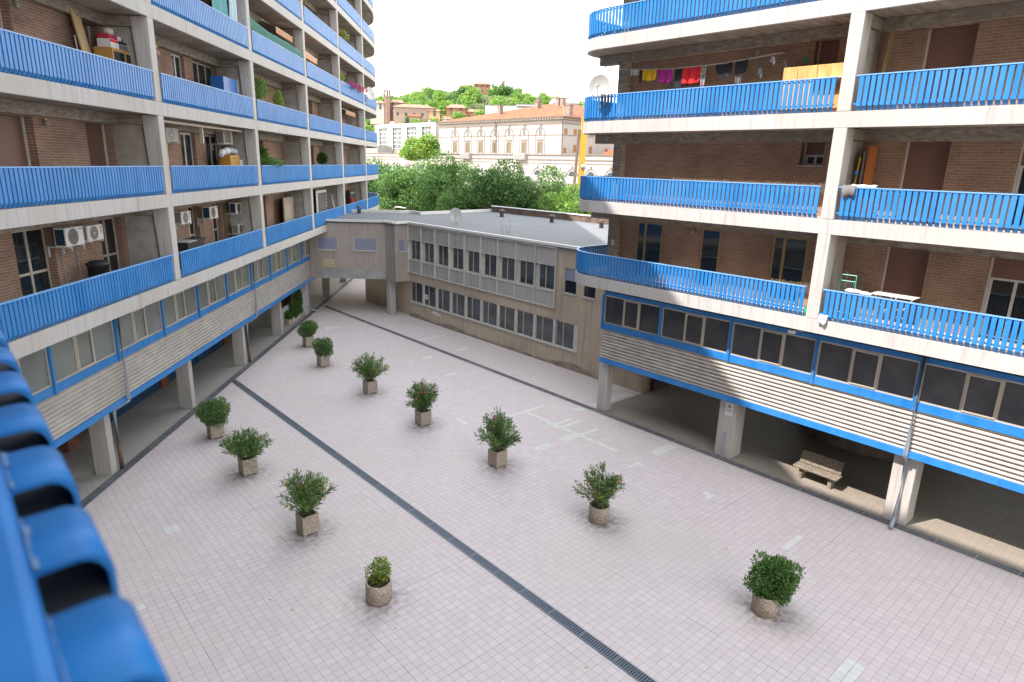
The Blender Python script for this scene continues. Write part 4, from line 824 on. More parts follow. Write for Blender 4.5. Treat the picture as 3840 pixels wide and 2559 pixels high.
def square_pot(t, w=.48, h=.60):
    mb = MB(); i0, i1, hh = w / 2, w / 2 - .045, h
    mb.box(-i0, i0, -i0, i0, .045, .10)
    mb.box(-i0, i0, -i0, -i1, .10, hh); mb.box(-i0, i0, i1, i0, .10, hh); mb.box(-i0, -i1, -i1, i1, .10, hh); mb.box(i1, i0, -i1, i1, .10, hh)
    for sx in (-1, 1):
        for sy in (-1, 1): mb.box(sx * (i0 - .07), sx * (i0 - .01), sy * (i0 - .07), sy * (i0 - .01), 0, .045)
    o = mb.build('pot', M['aggr'], None); o.parent = t
    s = MB(); s.box(-i1, i1, -i1, i1, .10, hh - .05); s = s.build('soil', M['soil'], None); s.parent = t
def round_pot(t, r=.31, h=.52):
    mb = MB(); mb.lathe(0, 0, [(r - .03, 0), (r - .03, .03), (r, .04), (r, h - .02), (r - .01, h), (r - .04, h), (r - .045, h - .06)], 32); o = mb.build('pot', M['aggr'], None, True); o.parent = t
    mb.f.pop()
    s = MB(); s.lathe(0, 0, [(r - .045, h - .12), (r - .045, h - .055)], 24); s = s.build('soil', M['soil'], None); s.parent = t
PLAB = dict(A='square stone planter with a trimmed round dark green shrub, farthest down the courtyard', B='square stone planter with a leafy green shrub, second farthest, overlapping the farthest one',
    C='square stone planter with a wide spreading oleander, between the second shrub and the pink-flowered one', D='square stone planter with a tall oleander dotted with pink flowers on its left and base',
    E='square stone planter with a spiky blue-green oleander beside the pale cross-shaped tile patches', F='square stone planter with a compact dark shrub just beside the left drain strip',
    G='square stone planter with a low wide oleander, behind the nearest square planter', H='nearest square stone planter left of the drain, with a tall thin-leaved oleander',
    I='round stone planter with a sparse yellow-green bush and bare twigs', J='round stone planter with an airy oleander with yellowing leaves and open gaps', K='round stone planter with a dense leaning bright green shrub at the lower right')
PG = 'potted shrubs set out on the courtyard'
for (k, x, y) in PLANTERS:
    t = thing('planter', PLAB[k], 'planter', (x, y, 0.0), PG)
    if k in 'IJK': round_pot(t)
    else: square_pot(t)
    if k == 'A': pittosporum(t, [(0, 0, 1.0, .45, .45, .42), (.1, -.1, 1.12, .42, .42, .36), (-.1, .1, .85, .42, .42, .3)], 1, 5200)
    if k == 'B': pittosporum(t, [(0, 0, .95, .42, .42, .38), (.12, -.12, 1.1, .36, .36, .38), (-.16, .16, 1.15, .28, .28, .3), (.1, 0, .7, .42, .42, .22)], 2, 5200)
    if k == 'F': pittosporum(t, [(0, 0, .95, .50, .50, .45), (.14, -.14, 1.15, .40, .40, .42), (-.16, .16, 1.0, .40, .40, .4), (.05, 0, .62, .4, .4, .22)], 3, 6200)
    if k == 'K': pittosporum(t, [(-.1, .1, .85, .30, .30, .42), (.34, -.36, 1.12, .24, .24, .22), (-.17, .17, 1.36, .17, .17, .2), (.08, -.1, 1.12, .34, .34, .34), (.14, -.14, .62, .34, .34, .36), (-.25, .27, .75, .17, .17, .16), (.2, -.2, .9, .36, .36, .3)], 4, 8200, .42, [LF['pm'], LF['pm'], LF['pl'], LF['pd']], .085)
    if k == 'C': oleander('C', t, 1.35, .72, 11, 30, 2, .05)
    if k == 'D': oleander('D', t, 1.36, .58, 12, 34, 12, .03, leafn=44)
    if k == 'E': oleander('E', t, 1.42, .60, 13, 30, 6, .03, leafn=44)
    if k == 'G': oleander('G', t, 1.05, .74, 14, 30, 1, .04, leafn=42)
    if k == 'H': oleander('H', t, 1.45, .62, 15, 30, 0, .05, leafn=42)
    if k == 'J': oleander('J', t, 1.28, .60, 16, 26, 3, .09, base=.42, leafn=40)
    if k == 'I':
        me = crown('foliage', [(.05, -.05, .92, .22, .22, .2), (-.15, .15, .72, .10, .10, .2), (.1, -.1, .72, .16, .16, .16), (0, 0, .55, .2, .2, .08)], 1500, .055, [LF['yl'], LF['lt'], LF['md']], [.5, .35, .15], shell=.2); obj_from('foliage', me, t)
        mb = MB(); rs = random.Random(9)
        for i in range(46):
            a = rs.uniform(0, 2 * PI); q = rs.uniform(.1, .3); hh = rs.uniform(.75, 1.15)
            mb.tube([(math.cos(a) * .05, math.sin(a) * .05, .42), (math.cos(a) * q * .6, math.sin(a) * q * .6, hh * .75), (math.cos(a) * q, math.sin(a) * q, hh)], .006, 4, .002)
        o = mb.build('stems', M['stem'], None); o.parent = t
# fallen leaves
rs = random.Random(4); L0 = None
for i in range(34):
    x, y = rs.uniform(1.5, 19.5), rs.uniform(2.5, 26)
    if L0 is None:
        mb = MB(); mb.add([(0, -.06, 0), (.014, -.01, .012), (0, .06, .004), (-.014, 0, .01)], [(0, 1, 2, 3)]); L0 = mb.build('fallen_leaf', LF['gold']); tag(L0, 'small yellow-brown fallen leaf lying on the courtyard tiles', 'leaf', 'fallen leaves on the tiles'); L0.location = (x, y, .012)
    else: c = copy_tree(L0, (x, y, .012)); c.rotation_euler = (0, 0, rs.uniform(0, 6.28))
# bench
M['bench'] = noisy('weathered_bench_stone', (0.13, 0.11, 0.085), (0.24, 0.205, 0.165), (1, 1, 1), .95, ns=14)
bt = thing('bench', 'weathered concrete bench with solid back under the right block', 'bench', (21.4, 7.9, 0))
mb = MB(); mb.box(21.12, 21.56, 7.15, 8.65, .40, .465); mb.build('seat', M['bench'], bt, bevel=.015)
mb = MB(); mb.add([(21.50, 7.2, .49), (21.56, 7.2, .49), (21.56, 8.6, .49), (21.50, 8.6, .49), (21.66, 7.2, .90), (21.72, 7.2, .90), (21.72, 8.6, .90), (21.66, 8.6, .90)], [(0, 3, 2, 1), (4, 5, 6, 7), (0, 1, 5, 4), (1, 2, 6, 5), (2, 3, 7, 6), (3, 0, 4, 7)]); mb.build('backrest', M['bench'], bt, bevel=.015)
for y0 in (7.35, 8.35):
    mb = MB(); mb.add([(21.2, y0, 0), (21.55, y0, 0), (21.50, y0, .40), (21.28, y0, .40), (21.2, y0 + .12, 0), (21.55, y0 + .12, 0), (21.50, y0 + .12, .40), (21.28, y0 + .12, .40)], [(0, 1, 2, 3), (7, 6, 5, 4), (0, 4, 5, 1), (1, 5, 6, 2), (2, 6, 7, 3), (3, 7, 4, 0)]); mb.build('leg', M['bench'], bt)
# pots under the left arcade
def pt(n_, s_): return Lxy(s_, n_)
p = pt(-12.62, 40.55); t = thing('planter', 'small six-sided terracotta pot with leafy plant by the low white wall', 'planter', (p[0], p[1], .004)); mb = MB(); mb.lathe(0, 0, [(.2, 0), (.24, .36), (.2, .36)], 6); o = mb.build('pot', M['terra'], None); o.parent = t
me = crown('foliage', [(0, 0, .6, .26, .26, .28)], 1500, .09, [LF['md'], LF['lt'], LF['dk']], [.4, .3, .3], shell=.2); obj_from('foliage', me, t)
for (s_, hh, lab) in ((41.45, 1.0, 'long white trough with climbing plant, left one by the low white wall'), (42.5, 1.65, 'long white trough with taller climber on canes, next to the white pier')):
    p = pt(-12.62, s_); t = thing('planter', lab, 'planter', (p[0], p[1], .004)); q0 = MB(FL); q0.box(s_ - .45, s_ + .45, -.42, -.16, .005, .32); o = q0.build('pot', M['coping'], t)
    me = crown('foliage', [(.05, .05, .5, .3, .3, .3), (.1, .1, .45 + hh * .5, .28, .28, hh * .45)], int(1400 * hh) + 900, .09, [LF['dk'], LF['md'], LF['lt']], [.35, .4, .25], shell=.15); obj_from('foliage', me, t)
    mb = MB(); mb.tube([(.1, .1, .2), (.12, .12, 1.9)], .012); mb.tube([(-.1, -.1, .2), (-.08, -.1, 1.7)], .012); o = mb.build('cane', M['cane'], None); o.parent = t
mb = MB(); rs = random.Random(8)
for i in range(10):
    x, y = 25.2 + rs.uniform(-.25, .25), 28.6 + rs.uniform(-.5, .5); a = rs.uniform(0, 6.28); hh = rs.uniform(.35, .95); mb.tube([(x, y, 6.3), (x + .08 * math.cos(a), y + .08 * math.sin(a), 6.3 + hh * .6), (x + .22 * math.cos(a), y + .22 * math.sin(a), 6.3 + hh)], .006, 4, .002)
single(mb, 'dry_weed', M['stem'], 'dry bare weed growing from the flat roof near its front edge', 'weed')
# ------------------------------------------------------------------ downpipes
def pipe(F, a, o, z1, lab, far=.0, dn=.2, foot=True):
    mb = MB(F); r = .062
    mb.tube([(a, o, z1), (a, o, 2.42), (a, o - .02, 2.32), (a + far * .5, o - dn * .6, 2.2), (a + far, o - dn, 2.1)] + ([(a + far, o - dn, .9)] if foot else [(a + far, o - dn, .3), (a + far, o - dn + .02, .2), (a + far - .05, o + .12, .14), (a + far - .05, o + .2, .02)]), r, 10)
    c = np.array([F(a, o, 0)]); t = thing('downpipe', lab, 'downpipe', F(a, o, 0)); mb.build('pipe', M['pipe'], t, True)
    if foot: q = MB(F); q.tube([(a + far, o - dn, .9), (a + far, o - dn, .01)], r + .006, 10); q.build('pipe_foot', M['pipe_br'], t, True)
pipe(FL, 20.66, .46, 5.6, 'grey downpipe over the left office windows, nearest to the camera', -.35, .33); pipe(FL, 32.95, .46, 5.6, 'grey downpipe in the middle of the left office windows', -.6, .33)
pipe(FL, 45.0, .44, 5.6, 'grey downpipe at the inner corner beside the bridge', -.9, .33, False)
pipe(FR, 5.16, .60, 5.62, 'grey downpipe on the right block, bent out over the dark kerb strip', 0.0, .22, False)
mb = MB(FR); mb.box(11.0, 11.04, .31, .34, .01, .9); mb.box(10.97, 11.07, .28, .36, .9, 1.0); single(mb, 'pipe_stub', M['pipe'], 'short cut-off grey pipe stub against the signposted pilotis', 'pipe')
# sign on pilotis
t = thing('sign', 'white prohibition notice with red ring fixed high on the concrete pilotis', 'sign', (20.61, 11.0, 1.7))
mb = MB(); mb.box(20.60, 20.615, 10.83, 11.12, 1.66, 2.14); mb.build('plate', M['white'], t, bevel=.01)
mb = MB(); V = []; K = 24
for i in range(K):
    a = 2 * PI * i / K; V += [(20.597, 10.98 + .075 * math.cos(a), 2.03 + .075 * math.sin(a)), (20.597, 10.98 + .055 * math.cos(a), 2.03 + .055 * math.sin(a))]
mb.add(V, [(2 * i, 2 * i + 1, (2 * i + 3) % (2 * K), (2 * i + 2) % (2 * K)) for i in range(K)]); mb.quad((20.597, 10.93, 1.975), (20.597, 10.945, 1.965), (20.597, 11.03, 2.085), (20.597, 11.015, 2.095)); mb.build('red_ring', M['badge'], t)
mb = MB(); mb.box(20.5965, 20.5985, 10.955, 11.0, 1.99, 2.05); mb.build('pictogram', M['black'], t)
mb = MB()
for i, (z_, a0, a1, hh) in enumerate(((1.915, .06, .94, .008), (1.885, .1, .9, .012), (1.845, .08, .92, .02), (1.805, .1, .88, .012), (1.775, .42, .56, .01), (1.72, .12, .9, .02))):
    y0 = 11.11 - .27 * a1; y1 = 11.11 - .27 * a0; yy = y0
    while yy < y1: wd_ = min(.02 + .012 * ((int(yy * 977) % 3)), y1 - yy); mb.box(20.5965, 20.599, yy, yy + wd_ * .8, z_ - hh / 2, z_ + hh / 2); yy += wd_
mb.build('lettering', M['ink'], t)
# ------------------------------------------------------------------ air conditioners on the left block
def ac(a, z_, lab, kind, wdt=.78, hgt=.52, grp='outdoor air conditioning units on the left block'):
    t = thing('air_conditioner', lab, 'air conditioner', FL(a, .2, z_), grp); o0, o1 = .28, .60
    mb = MB(FL); mb.box(a, a + wdt, o0, o1, z_, z_ + hgt); mb.build('case', M['white'] if kind != 'big' else M['greyw'], t, bevel=.012)
    g = MB(FL); g.box(a - .004, a, o0 + .03, o1 - .04, z_ + .04, z_ + hgt - .04); go = g.build('side_coil', M['coil'] if kind == 'a' else M['fan2'], t)
    if kind != 'a':
        g = MB(FL); [g.box(a - .01, a - .004, o0 + .03, o1 - .04, z_ + .05 + i * .055, z_ + .07 + i * .055) for i in range(8)]; g.build('coil_louvre', M['greyw'], go)
    fc = a + wdt * .40; zc = z_ + hgt / 2; R_ = hgt * .44
    if kind == 'sq': g = MB(FL); g.box(a + .06, a + wdt * .72, o1, o1 + .012, z_ + .05, z_ + hgt - .05); fo = g.build('fan_grille', M['fan2'], t)
    else:
        def disk(r_, o_, k=26): return [(fc + r_ * math.cos(2 * PI * i / k), o_, zc + r_ * math.sin(2 * PI * i / k)) for i in range(k)]
        g = MB(FL); g.add(disk(R_, o1 + .003), [tuple(range(26))]); fo = g.build('fan_grille', M['fan'] if kind == 'a' else M['fan2'], t)
        g = MB(FL)
        for rr in (1.0, .8, .6, .4):
            D1 = disk(R_ * rr, o1 + .01); D2 = disk(R_ * rr - .008, o1 + .01); V = []
            for i in range(26): V += [D1[i], D2[i]]
            g.add(V, [(2 * i, 2 * i + 1, (2 * i + 3) % 52, (2 * i + 2) % 52) for i in range(26)])
        for i in range(10 if kind != 'a' else 5):
            an = 2 * PI * i / (10 if kind != 'a' else 5); g.add([(fc, o1 + .009, zc), (fc + R_ * math.cos(an), o1 + .009, zc + R_ * math.sin(an)), (fc + R_ * math.cos(an + .06), o1 + .009, zc + R_ * math.sin(an + .06))], [(0, 1, 2)])
        g.build('guard_ring', M['steel'], fo)
        if kind != 'a': g = MB(FL); g.add([(fc + .035 * math.cos(2 * PI * i / 12), o1 + .014, zc + .035 * math.sin(2 * PI * i / 12)) for i in range(12)], [tuple(range(12))]); g.build('fan_hub', M['white'], fo)
    br_ = MB(FL)
    for x in (a + .1, a + wdt - .1): br_.box(x - .02, x + .02, 0, o1 + .03, z_ - .045, z_ - .005); br_.box(x - .02, x + .02, 0.0, .03, z_ - .3, z_ - .04)
    br_.build('bracket', M['alu_w'], t)
    if kind == 'lg':
        L_ = MB(FL); bx = a + wdt * .86; bz = z_ + hgt * .80; L_.add([(bx + .045 * math.cos(2 * PI * i / 20), o1 + .004, bz + .045 * math.sin(2 * PI * i / 20)) for i in range(20)], [tuple(range(20))]); L_.build('logo_disc', M['badge'], t)
        L_ = MB(FL); o_ = o1 + .008     # face mark inside the disc and the two letters below
        for (x0, x1, y0, y1) in ((-.006, .0, -.018, .02), (-.006, .016, -.022, -.016), (-.022, -.014, .008, .016)): L_.box(bx + x0, bx + x1, o1 + .004, o_, bz + y0, bz + y1)
        for i in range(14):
            t0 = .3 + 5.0 * i / 14; t1 = .3 + 5.0 * (i + 1) / 14
            L_.add([(bx + r_ * math.cos(tt), o_, bz + r_ * math.sin(tt)) for (r_, tt) in ((.036, t0), (.036, t1), (.031, t1), (.031, t0))], [(0, 1, 2, 3)])
        L_.build('logo_mark', M['white'], t)
        L_ = MB(FL); x = bx - .042; z2 = z_ + hgt * .50
        for (x0, x1, y0, y1) in ((0, .010, 0, .06), (.010, .034, 0, .010), (.044, .054, .01, .05), (.050, .08, .05, .06), (.050, .08, 0, .010), (.072, .082, .01, .03), (.064, .082, .026, .034)): L_.box(x + x0, x + x1, o1 + .002, o1 + .006, z2 + y0, z2 + y1)
        for i in range(9): L_.box(x - .01 + i * .011, x - .003 + i * .011, o1 + .002, o1 + .005, z2 - .035, z2 - .028)
        L_.build('lettering', M['ink'], t)
    elif kind == 'a': L_ = MB(FL); L_.box(a + wdt * .76, a + wdt * .94, o1, o1 + .004, z_ + hgt * .84, z_ + hgt * .9); L_.build('nameplate', M['ink'], t)
    return t
def drip(a, z0, z1, lab, c='pipe'):
    mb = MB(FL); mb.tube([(a, .03, z1), (a, .03, z0)], .013, 6); single(mb, 'drain_hose', M[c], lab, 'hose')
z0 = 7.69
ac(18.48, z0, 'largest white air conditioner on the lowest left balcony wall, nearest the camera', 'a', .83, .52); ac(19.50, z0 + .03, 'white air conditioner with red round logo, beside the largest one', 'lg', .78, .46)
ac(23.05, z0, 'white air conditioner partly hidden by the second concrete column, lowest left balcony', 'a', .82, .5); ac(25.48, z0, 'white air conditioner with red logo just right of the second concrete column', 'lg', .82, .47)
ac(28.1, z0, 'white dark-coiled air conditioner in the middle of the second lowest-level bay', 'a', .8, .5); ac(31.0, z0, 'white air conditioner left of the third column on the lowest left balcony', 'a', .8, .5)
ac(31.1, 6.75, 'small air conditioner with red logo low down behind the lowest left railing', 'lg', .74, .45)
ac(25.0, 10.72, 'beige air conditioner with bare side, right of the column, second balcony level', 'big', .95, .5); ac(30.3, 10.8, 'beige square-grilled air conditioner near the bagged bedding, second balcony level', 'sq', 1.0, .55)
for (a, zt_, l) in ((19.1, 7.65, 'grey hose running down the brick below the largest air conditioner'), (19.8, 7.65, 'white hose running down the brick below the logo unit'), (23.3, 7.9, 'grey hose on the brick left of the second column'), (26.1, 7.6, 'grey hose below the unit right of the second column'), (28.7, 7.6, 'thin grey hose in the middle of the second bay')):
    drip(a, 6.1, zt_, l)
# ------------------------------------------------------------------ things on the left balconies
def lbox(a0, a1, o0, o1, z0, z1, name, mat, label, cat, parts=None, group=None, bevel=0):
    mb = MB(FL); mb.box(a0, a1, o0, o1, z0, z1)
    if parts is None: return single(mb, name, mat, label, cat, group, bevel=bevel)
    t = thing(name, label, cat, FL((a0 + a1) / 2, (o0 + o1) / 2, z0), group); mb.build('body', mat, t, bevel=bevel)
    for (nm, mt, bxs) in parts:
        q = MB(FL); [q.box(*b_) for b_ in bxs]; q.build(nm, mt, t)
    return t
Z3 = ZL[2]; Z2 = ZL[1]; Z1 = ZL[0]
lbox(21.6, 23.0, .30, .85, Z3, Z3 + 1.45, 'cabinet', M['oak'], 'golden wooden cabinet with two dark glass doors on the third left balcony', 'cabinet', [('glass_door', M['glass'], [(21.68, 22.25, .85, .86, Z3 + .1, Z3 + 1.36)]), ('glass_door', M['glass'], [(22.36, 22.92, .85, .86, Z3 + .1, Z3 + 1.36)])])
lbox(21.66, 22.12, .4, .8, Z3 + 1.455, Z3 + 1.70, 'box', M['whitec'], 'white carton with red top band on the golden cabinet', 'box', [('red_band', M['red'], [(21.655, 22.125, .79, .805, Z3 + 1.62, Z3 + 1.69)])])
lbox(21.64, 22.14, .42, .78, Z3 + 1.705, Z3 + 1.84, 'cake_tin', M['badge'], 'dark red tin stacked on the white carton', 'tin', bevel=.03)
mb = MB(); c = FL(21.97, .6, 0); mb.lathe(c[0], c[1], [(.14, Z3 + 1.845), (.15, Z3 + 2.0), (.05, Z3 + 2.05)], 16); single(mb, 'pot', M['alu_w'], 'cream enamel pot on top of the dark red tin', 'pot', smooth=True)
lbox(22.25, 22.9, .38, .8, Z3 + 1.455, Z3 + 1.54, 'oven_tray', M['steel'], 'lowest flat steel case on the golden cabinet', 'tray', bevel=.02); lbox(22.25, 22.95, .38, .8, Z3 + 1.545, Z3 + 1.65, 'oven_tray', M['steel'], 'middle steel case on the golden cabinet', 'tray', bevel=.02)
lbox(22.22, 22.85, .38, .78, Z3 + 1.655, Z3 + 1.72, 'oven_tray', M['black'], 'black lid on top of the steel cases', 'tray', bevel=.02)
mb = MB(); c = FL(22.36, .6, 0); mb.lathe(c[0], c[1], [(.13, Z3 + 1.725), (.16, Z3 + 1.83), (.13, Z3 + 1.86)], 16); single(mb, 'bowl', M['whitec'], 'round patterned tub on the black lid', 'tub', smooth=True)
mb = MB(); c = FL(22.68, .6, 0); mb.lathe(c[0], c[1], [(.1, Z3 + 1.725), (.11, Z3 + 1.80), (.09, Z3 + 1.82)], 16); single(mb, 'bowl', M['cabblue'], 'small blue tub on the black lid', 'tub', smooth=True)
mb = MB(FL); mb.add([(21.0, .5, Z3), (21.55, .42, Z3), (21.35, .12, Z3 + 2.35), (20.8, .2, Z3 + 2.35), (21.0, .54, Z3), (21.55, .46, Z3), (21.35, .16, Z3 + 2.35), (20.8, .24, Z3 + 2.35)], [(0, 1, 2, 3), (7, 6, 5, 4), (0, 4, 5, 1), (1, 5, 6, 2), (2, 6, 7, 3), (3, 7, 4, 0)]); single(mb, 'board', M['ply'], 'tall pale plywood board leaning left of the golden cabinet', 'board')
mb = MB(FL); mb.tube([(20.75, .4, Z3), (20.72, .3, Z3 + 1.6), (20.95, .3, Z3 + 1.66), (20.98, .4, Z3)], .02, 8); single(mb, 'ladder', M['steel'], 'folded aluminium frame leaning beside the pale board', 'frame')
t = thing('pinwheel', 'big colourful flower pinwheel above a wall lamp on the third left balcony', 'pinwheel', FL(25.8, .12, Z3 + 1.95))
for i, mt in enumerate((flat('petal_rose', (0.45, 0.22, 0.22)), flat('petal_lemon', (0.5, 0.45, 0.08)), flat('petal_salmon', (0.5, 0.27, 0.25)), flat('petal_violet', (0.13, 0.11, 0.28)), flat('petal_plum', (0.30, 0.12, 0.19)))):
    an = 2.05 - i * 1.22; q = MB(FL); ca, sa = math.cos(an), math.sin(an); V = [(25.8 + ca * r_ - sa * w_, .15 + .02 * (i % 2), Z3 + 2.05 + sa * r_ + ca * w_) for (r_, w_) in ((0, 0), (.12, .06), (.24, .085), (.34, .05), (.36, 0), (.34, -.05), (.24, -.085), (.12, -.06))]; q.add(V, [tuple(range(8))]); q.build('petal', mt, t)
q = MB(FL); q.sphere((25.8, .16, Z3 + 2.05), .035); q.build('hub', M['black'], t)
def wlamp(F, a, z_, lab):
    t = thing('wall_lamp', lab, 'wall lamp', F(a, .02, z_)); q = MB(F); q.box(a - .05, a + .05, 0, .1, z_ + .16, z_ + .2); q.build('bracket', M['alu_g'], t); q = MB(); c = F(a, .1, 0); q.lathe(c[0], c[1], [(.03, z_ - .02), (.06, z_ + .02), (.06, z_ + .16)], 14); q.build('shade', M['greyw'], t, True)
wlamp(FL, 25.95, Z3 + 1.5, 'small glass wall lamp below the flower pinwheel'); wlamp(FL, 19.2, Z2 + 1.95, 'small glass wall lamp on the brick of the second left balcony, near bay'); wlamp(FL, 18.75, Z3 + 1.9, 'glass wall lamp among metal leaves at the upper left corner')
wlamp(FR, 13.35, 8.0, 'white wall lamp between the two left glazed doors of the lowest right balcony'); wlamp(FR, 11.62, 13.9, 'white cylindrical wall lamp above the clothesline')
mb = MB(FL); [mb.add([(18.7 + dx, .16, Z3 + 1.85 + dz), (18.7 + dx + ux, .2, Z3 + 1.85 + dz + uz), (18.7 + dx + ux * 1.6 + .03, .16, Z3 + 1.85 + dz + uz * .8)], [(0, 1, 2)]) for (dx, dz, ux, uz) in ((-.1, .05, -.25, .12), (-.05, -.05, -.1, -.25), (.05, -.08, .12, -.3), (0, 0, .2, -.2), (.1, -.1, .25, -.1))]; single(mb, 'wall_ornament', flat('grey_green_metal', (0.12, 0.14, 0.12)), 'grey-green metal leaf ornament below the upper left wall lamp', 'ornament')
lbox(29.6, 31.15, .5, 1.05, Z3, Z3 + 1.62, 'cabinet', M['cabblue'], 'strong blue plastic cabinet with white side on the third left balcony', 'cabinet', [('side_panel', M['coping'], [(31.15, 31.2, .5, 1.06, Z3, Z3 + 1.64)]), ('door_gap', M['blue_dk'], [(30.37, 30.385, 1.05, 1.056, Z3, Z3 + 1.6)])])
lbox(24.1, 25.3, .06, .45, Z2, Z2 + 1.72, 'drawer_unit', M['orange'], 'tall pale wood drawer unit beside the second-level column', 'drawers', [('drawer_line', M['dark'], [(24.1, 25.3, .45, .455, Z2 + z_, Z2 + z_ + .015) for z_ in (.9, 1.3)])])
lbox(29.9, 31.0, .45, .95, Z2, Z2 + 1.35, 'cabinet', flat('ochre_laminate', (0.42, 0.22, 0.03), .5), 'ochre cupboard under bagged bedding on the second left balcony', 'cabinet', [('handle', M['black'], [(30.25, 30.37, .95, .96, Z2 + 1.2, Z2 + 1.22)]), ('handle', M['black'], [(30.5, 30.62, .95, .96, Z2 + 1.2, Z2 + 1.22)])])
def blobby(pts_, name, mat, label, cat, F=FL, seed=1, amp=.25):
    rs = np.random.default_rng(seed); mb = MB(F)
    for (a, o_, z_, r_, sx, sz) in pts_:
        b0 = len(mb.v); mb.sphere((a, o_, z_), r_, sx, 1, sz, 14)
    mb.v = [tuple(np.array(v) + rs.normal(0, .012, 3)) for v in mb.v]; return single(mb, name, mat, label, cat, None, True)
blobby([(29.8, .7, Z2 + 1.47, .13, 2.0, 1), (30.05, .75, Z2 + 1.50, .14, 2, 1), (30.3, .68, Z2 + 1.52, .15, 1.8, 1), (29.6, .7, Z2 + 1.40, .12, 1, 1.4)], 'bedding_bag', M['whitec'], 'left bag of bedding in clear plastic on the ochre cupboard', 'bag'); blobby([(30.75, .7, Z2 + 1.54, .13, 1.6, 1), (31.0, .74, Z2 + 1.50, .13, 1.6, .9), (31.2, .68, Z2 + 1.42, .12, 1.2, 1)], 'bedding_bag', M['lteal'], 'right bag of bedding in clear plastic on the ochre cupboard', 'bag', seed=3)
lbox(31.05, 31.4, .6, .95, Z2, Z2 + 1.15, 'crate', M['coping'], 'white plastic crate stack beside the ochre cupboard', 'crate')
mb = MB(FL); mb.box(23.5, 31.2, 1.0, 1.08, Z2 + 2.36, Z2 + 2.44); mb.box(26.9, 26.98, .98, 1.1, Z2 + 1.75, Z2 + 2.36); mb.box(23.3, 23.4, 1.0, 1.08, Z2 + 2.0, Z2 + 2.44); single(mb, 'awning_bar', M['alu'], 'cream awning bar under the soffit of the second left balcony', 'awning bar')
mb = MB(FL); mb.lathe(0, 0, [(.1, 0)], 3) if False else None
for (a, lab, l2) in ((19.95, 'round dark bin lid rising behind the lowest left railing', 1.03),):
    c = FL(a, .5, 0); mb = MB(); mb.lathe(c[0], c[1], [(.26, Z1), (.3, Z1 + .9), (.33, Z1 + .92), (.33, Z1 + .97), (.2, Z1 + 1.05), (.05, Z1 + 1.07)], 22); single(mb, 'bin', M['black'], lab, 'bin', smooth=True)
lbox(24.9, 26.3, .5, 1.0, Z1, Z1 + 1.02, 'storage_box', M['black'], 'dark storage box with pale lid behind the lowest railing right of the second column', 'box', [('lid', M['partition'], [(24.85, 25.6, .45, 1.05, Z1 + 1.02, Z1 + 1.06)]), ('lid', M['black'], [(25.6, 26.4, .45, 1.05, Z1 + 1.02, Z1 + 1.06)])])
mb = MB(FL); mb.box(30.9, 31.45, .02, .06, Z1 - .02, Z1 + 2.2); mb.box(32.1, 33.0, .3, .36, Z1, Z1 + 2.05); single(mb, 'door_panel', flat('olive_door', (0.20, 0.16, 0.09), .5), 'olive brown panel doors closing the lowest balcony behind the third column', 'door')
lbox(38.3, 40.2, .5, .56, Z1, Z1 + 2.0, 'door_leaf', flat('beige_door', (0.34, 0.30, 0.22), .6), 'beige door leaf standing on the lowest left balcony before the fourth column', 'door', [('inset', flat('beige_inset', (0.38, 0.34, 0.27)), [(38.5, 39.6, .56, .57, Z1 + .1, Z1 + 1.6)])])
t = thing('trellis', 'pale panel with dark diamond lattice on the lowest left balcony', 'trellis', FL(47.3, .9, Z1)); q = MB(FL); q.box(46.0, 48.9, .40, .44, Z1, Z1 + 2.1); q.build('board', M['coping'], t)
q = MB(FL)
for i in range(-8, 12):
    for sg in (1, -1):
        a0 = 46.35 + i * .27 if sg == 1 else 46.35 + (i + 8) * .27 - 2.1
        P_ = []
        for s_ in np.linspace(0, 1, 2): P_.append((a0 + (s_ * 1.9 if sg == 1 else (1 - s_) * 1.9), Z1 + .1 + s_ * 1.8))
        (x0, y0), (x1, y1) = P_
        # clip to board
        def cl(x, y, X, Y):
            lo, hi = 46.35, 48.75
            if x < lo: y = y + (Y - y) * (lo - x) / (X - x); x = lo
            if x > hi: y = y + (Y - y) * (hi - x) / (X - x); x = hi
            return x, y
        if max(x0, x1) <= 46.35 or min(x0, x1) >= 48.75: continue
        (x0, y0), (x1, y1) = cl(x0, y0, x1, y1), cl(x1, y1, x0, y0)
        q.tube([(x0, .455, y0), (x1, .455, y1)], .014, 4)
q.build('lattice', M['black'], t)
mb = MB(FL); mb.tube([(46.9, 1.45, Z1 + .9), (48.5, .9, Z1 + 1.75)], .02, 6); single(mb, 'pole', M['coping'], 'white pole leaning across the diamond lattice', 'pole')
lbox(55.6, 57.9, .45, .75, Z1, Z1 + 1.75, 'grill', M['black'], 'black appliance frame by the pale partition near the end of the lowest left balcony', 'appliance', [('panel', M['steel'], [(55.9, 57.6, .75, .76, Z1 + 1.45, Z1 + 1.6)]), ('bottle', M['red'], [(55.5, 55.8, .8, 1.0, Z1, Z1 + 1.15)])])
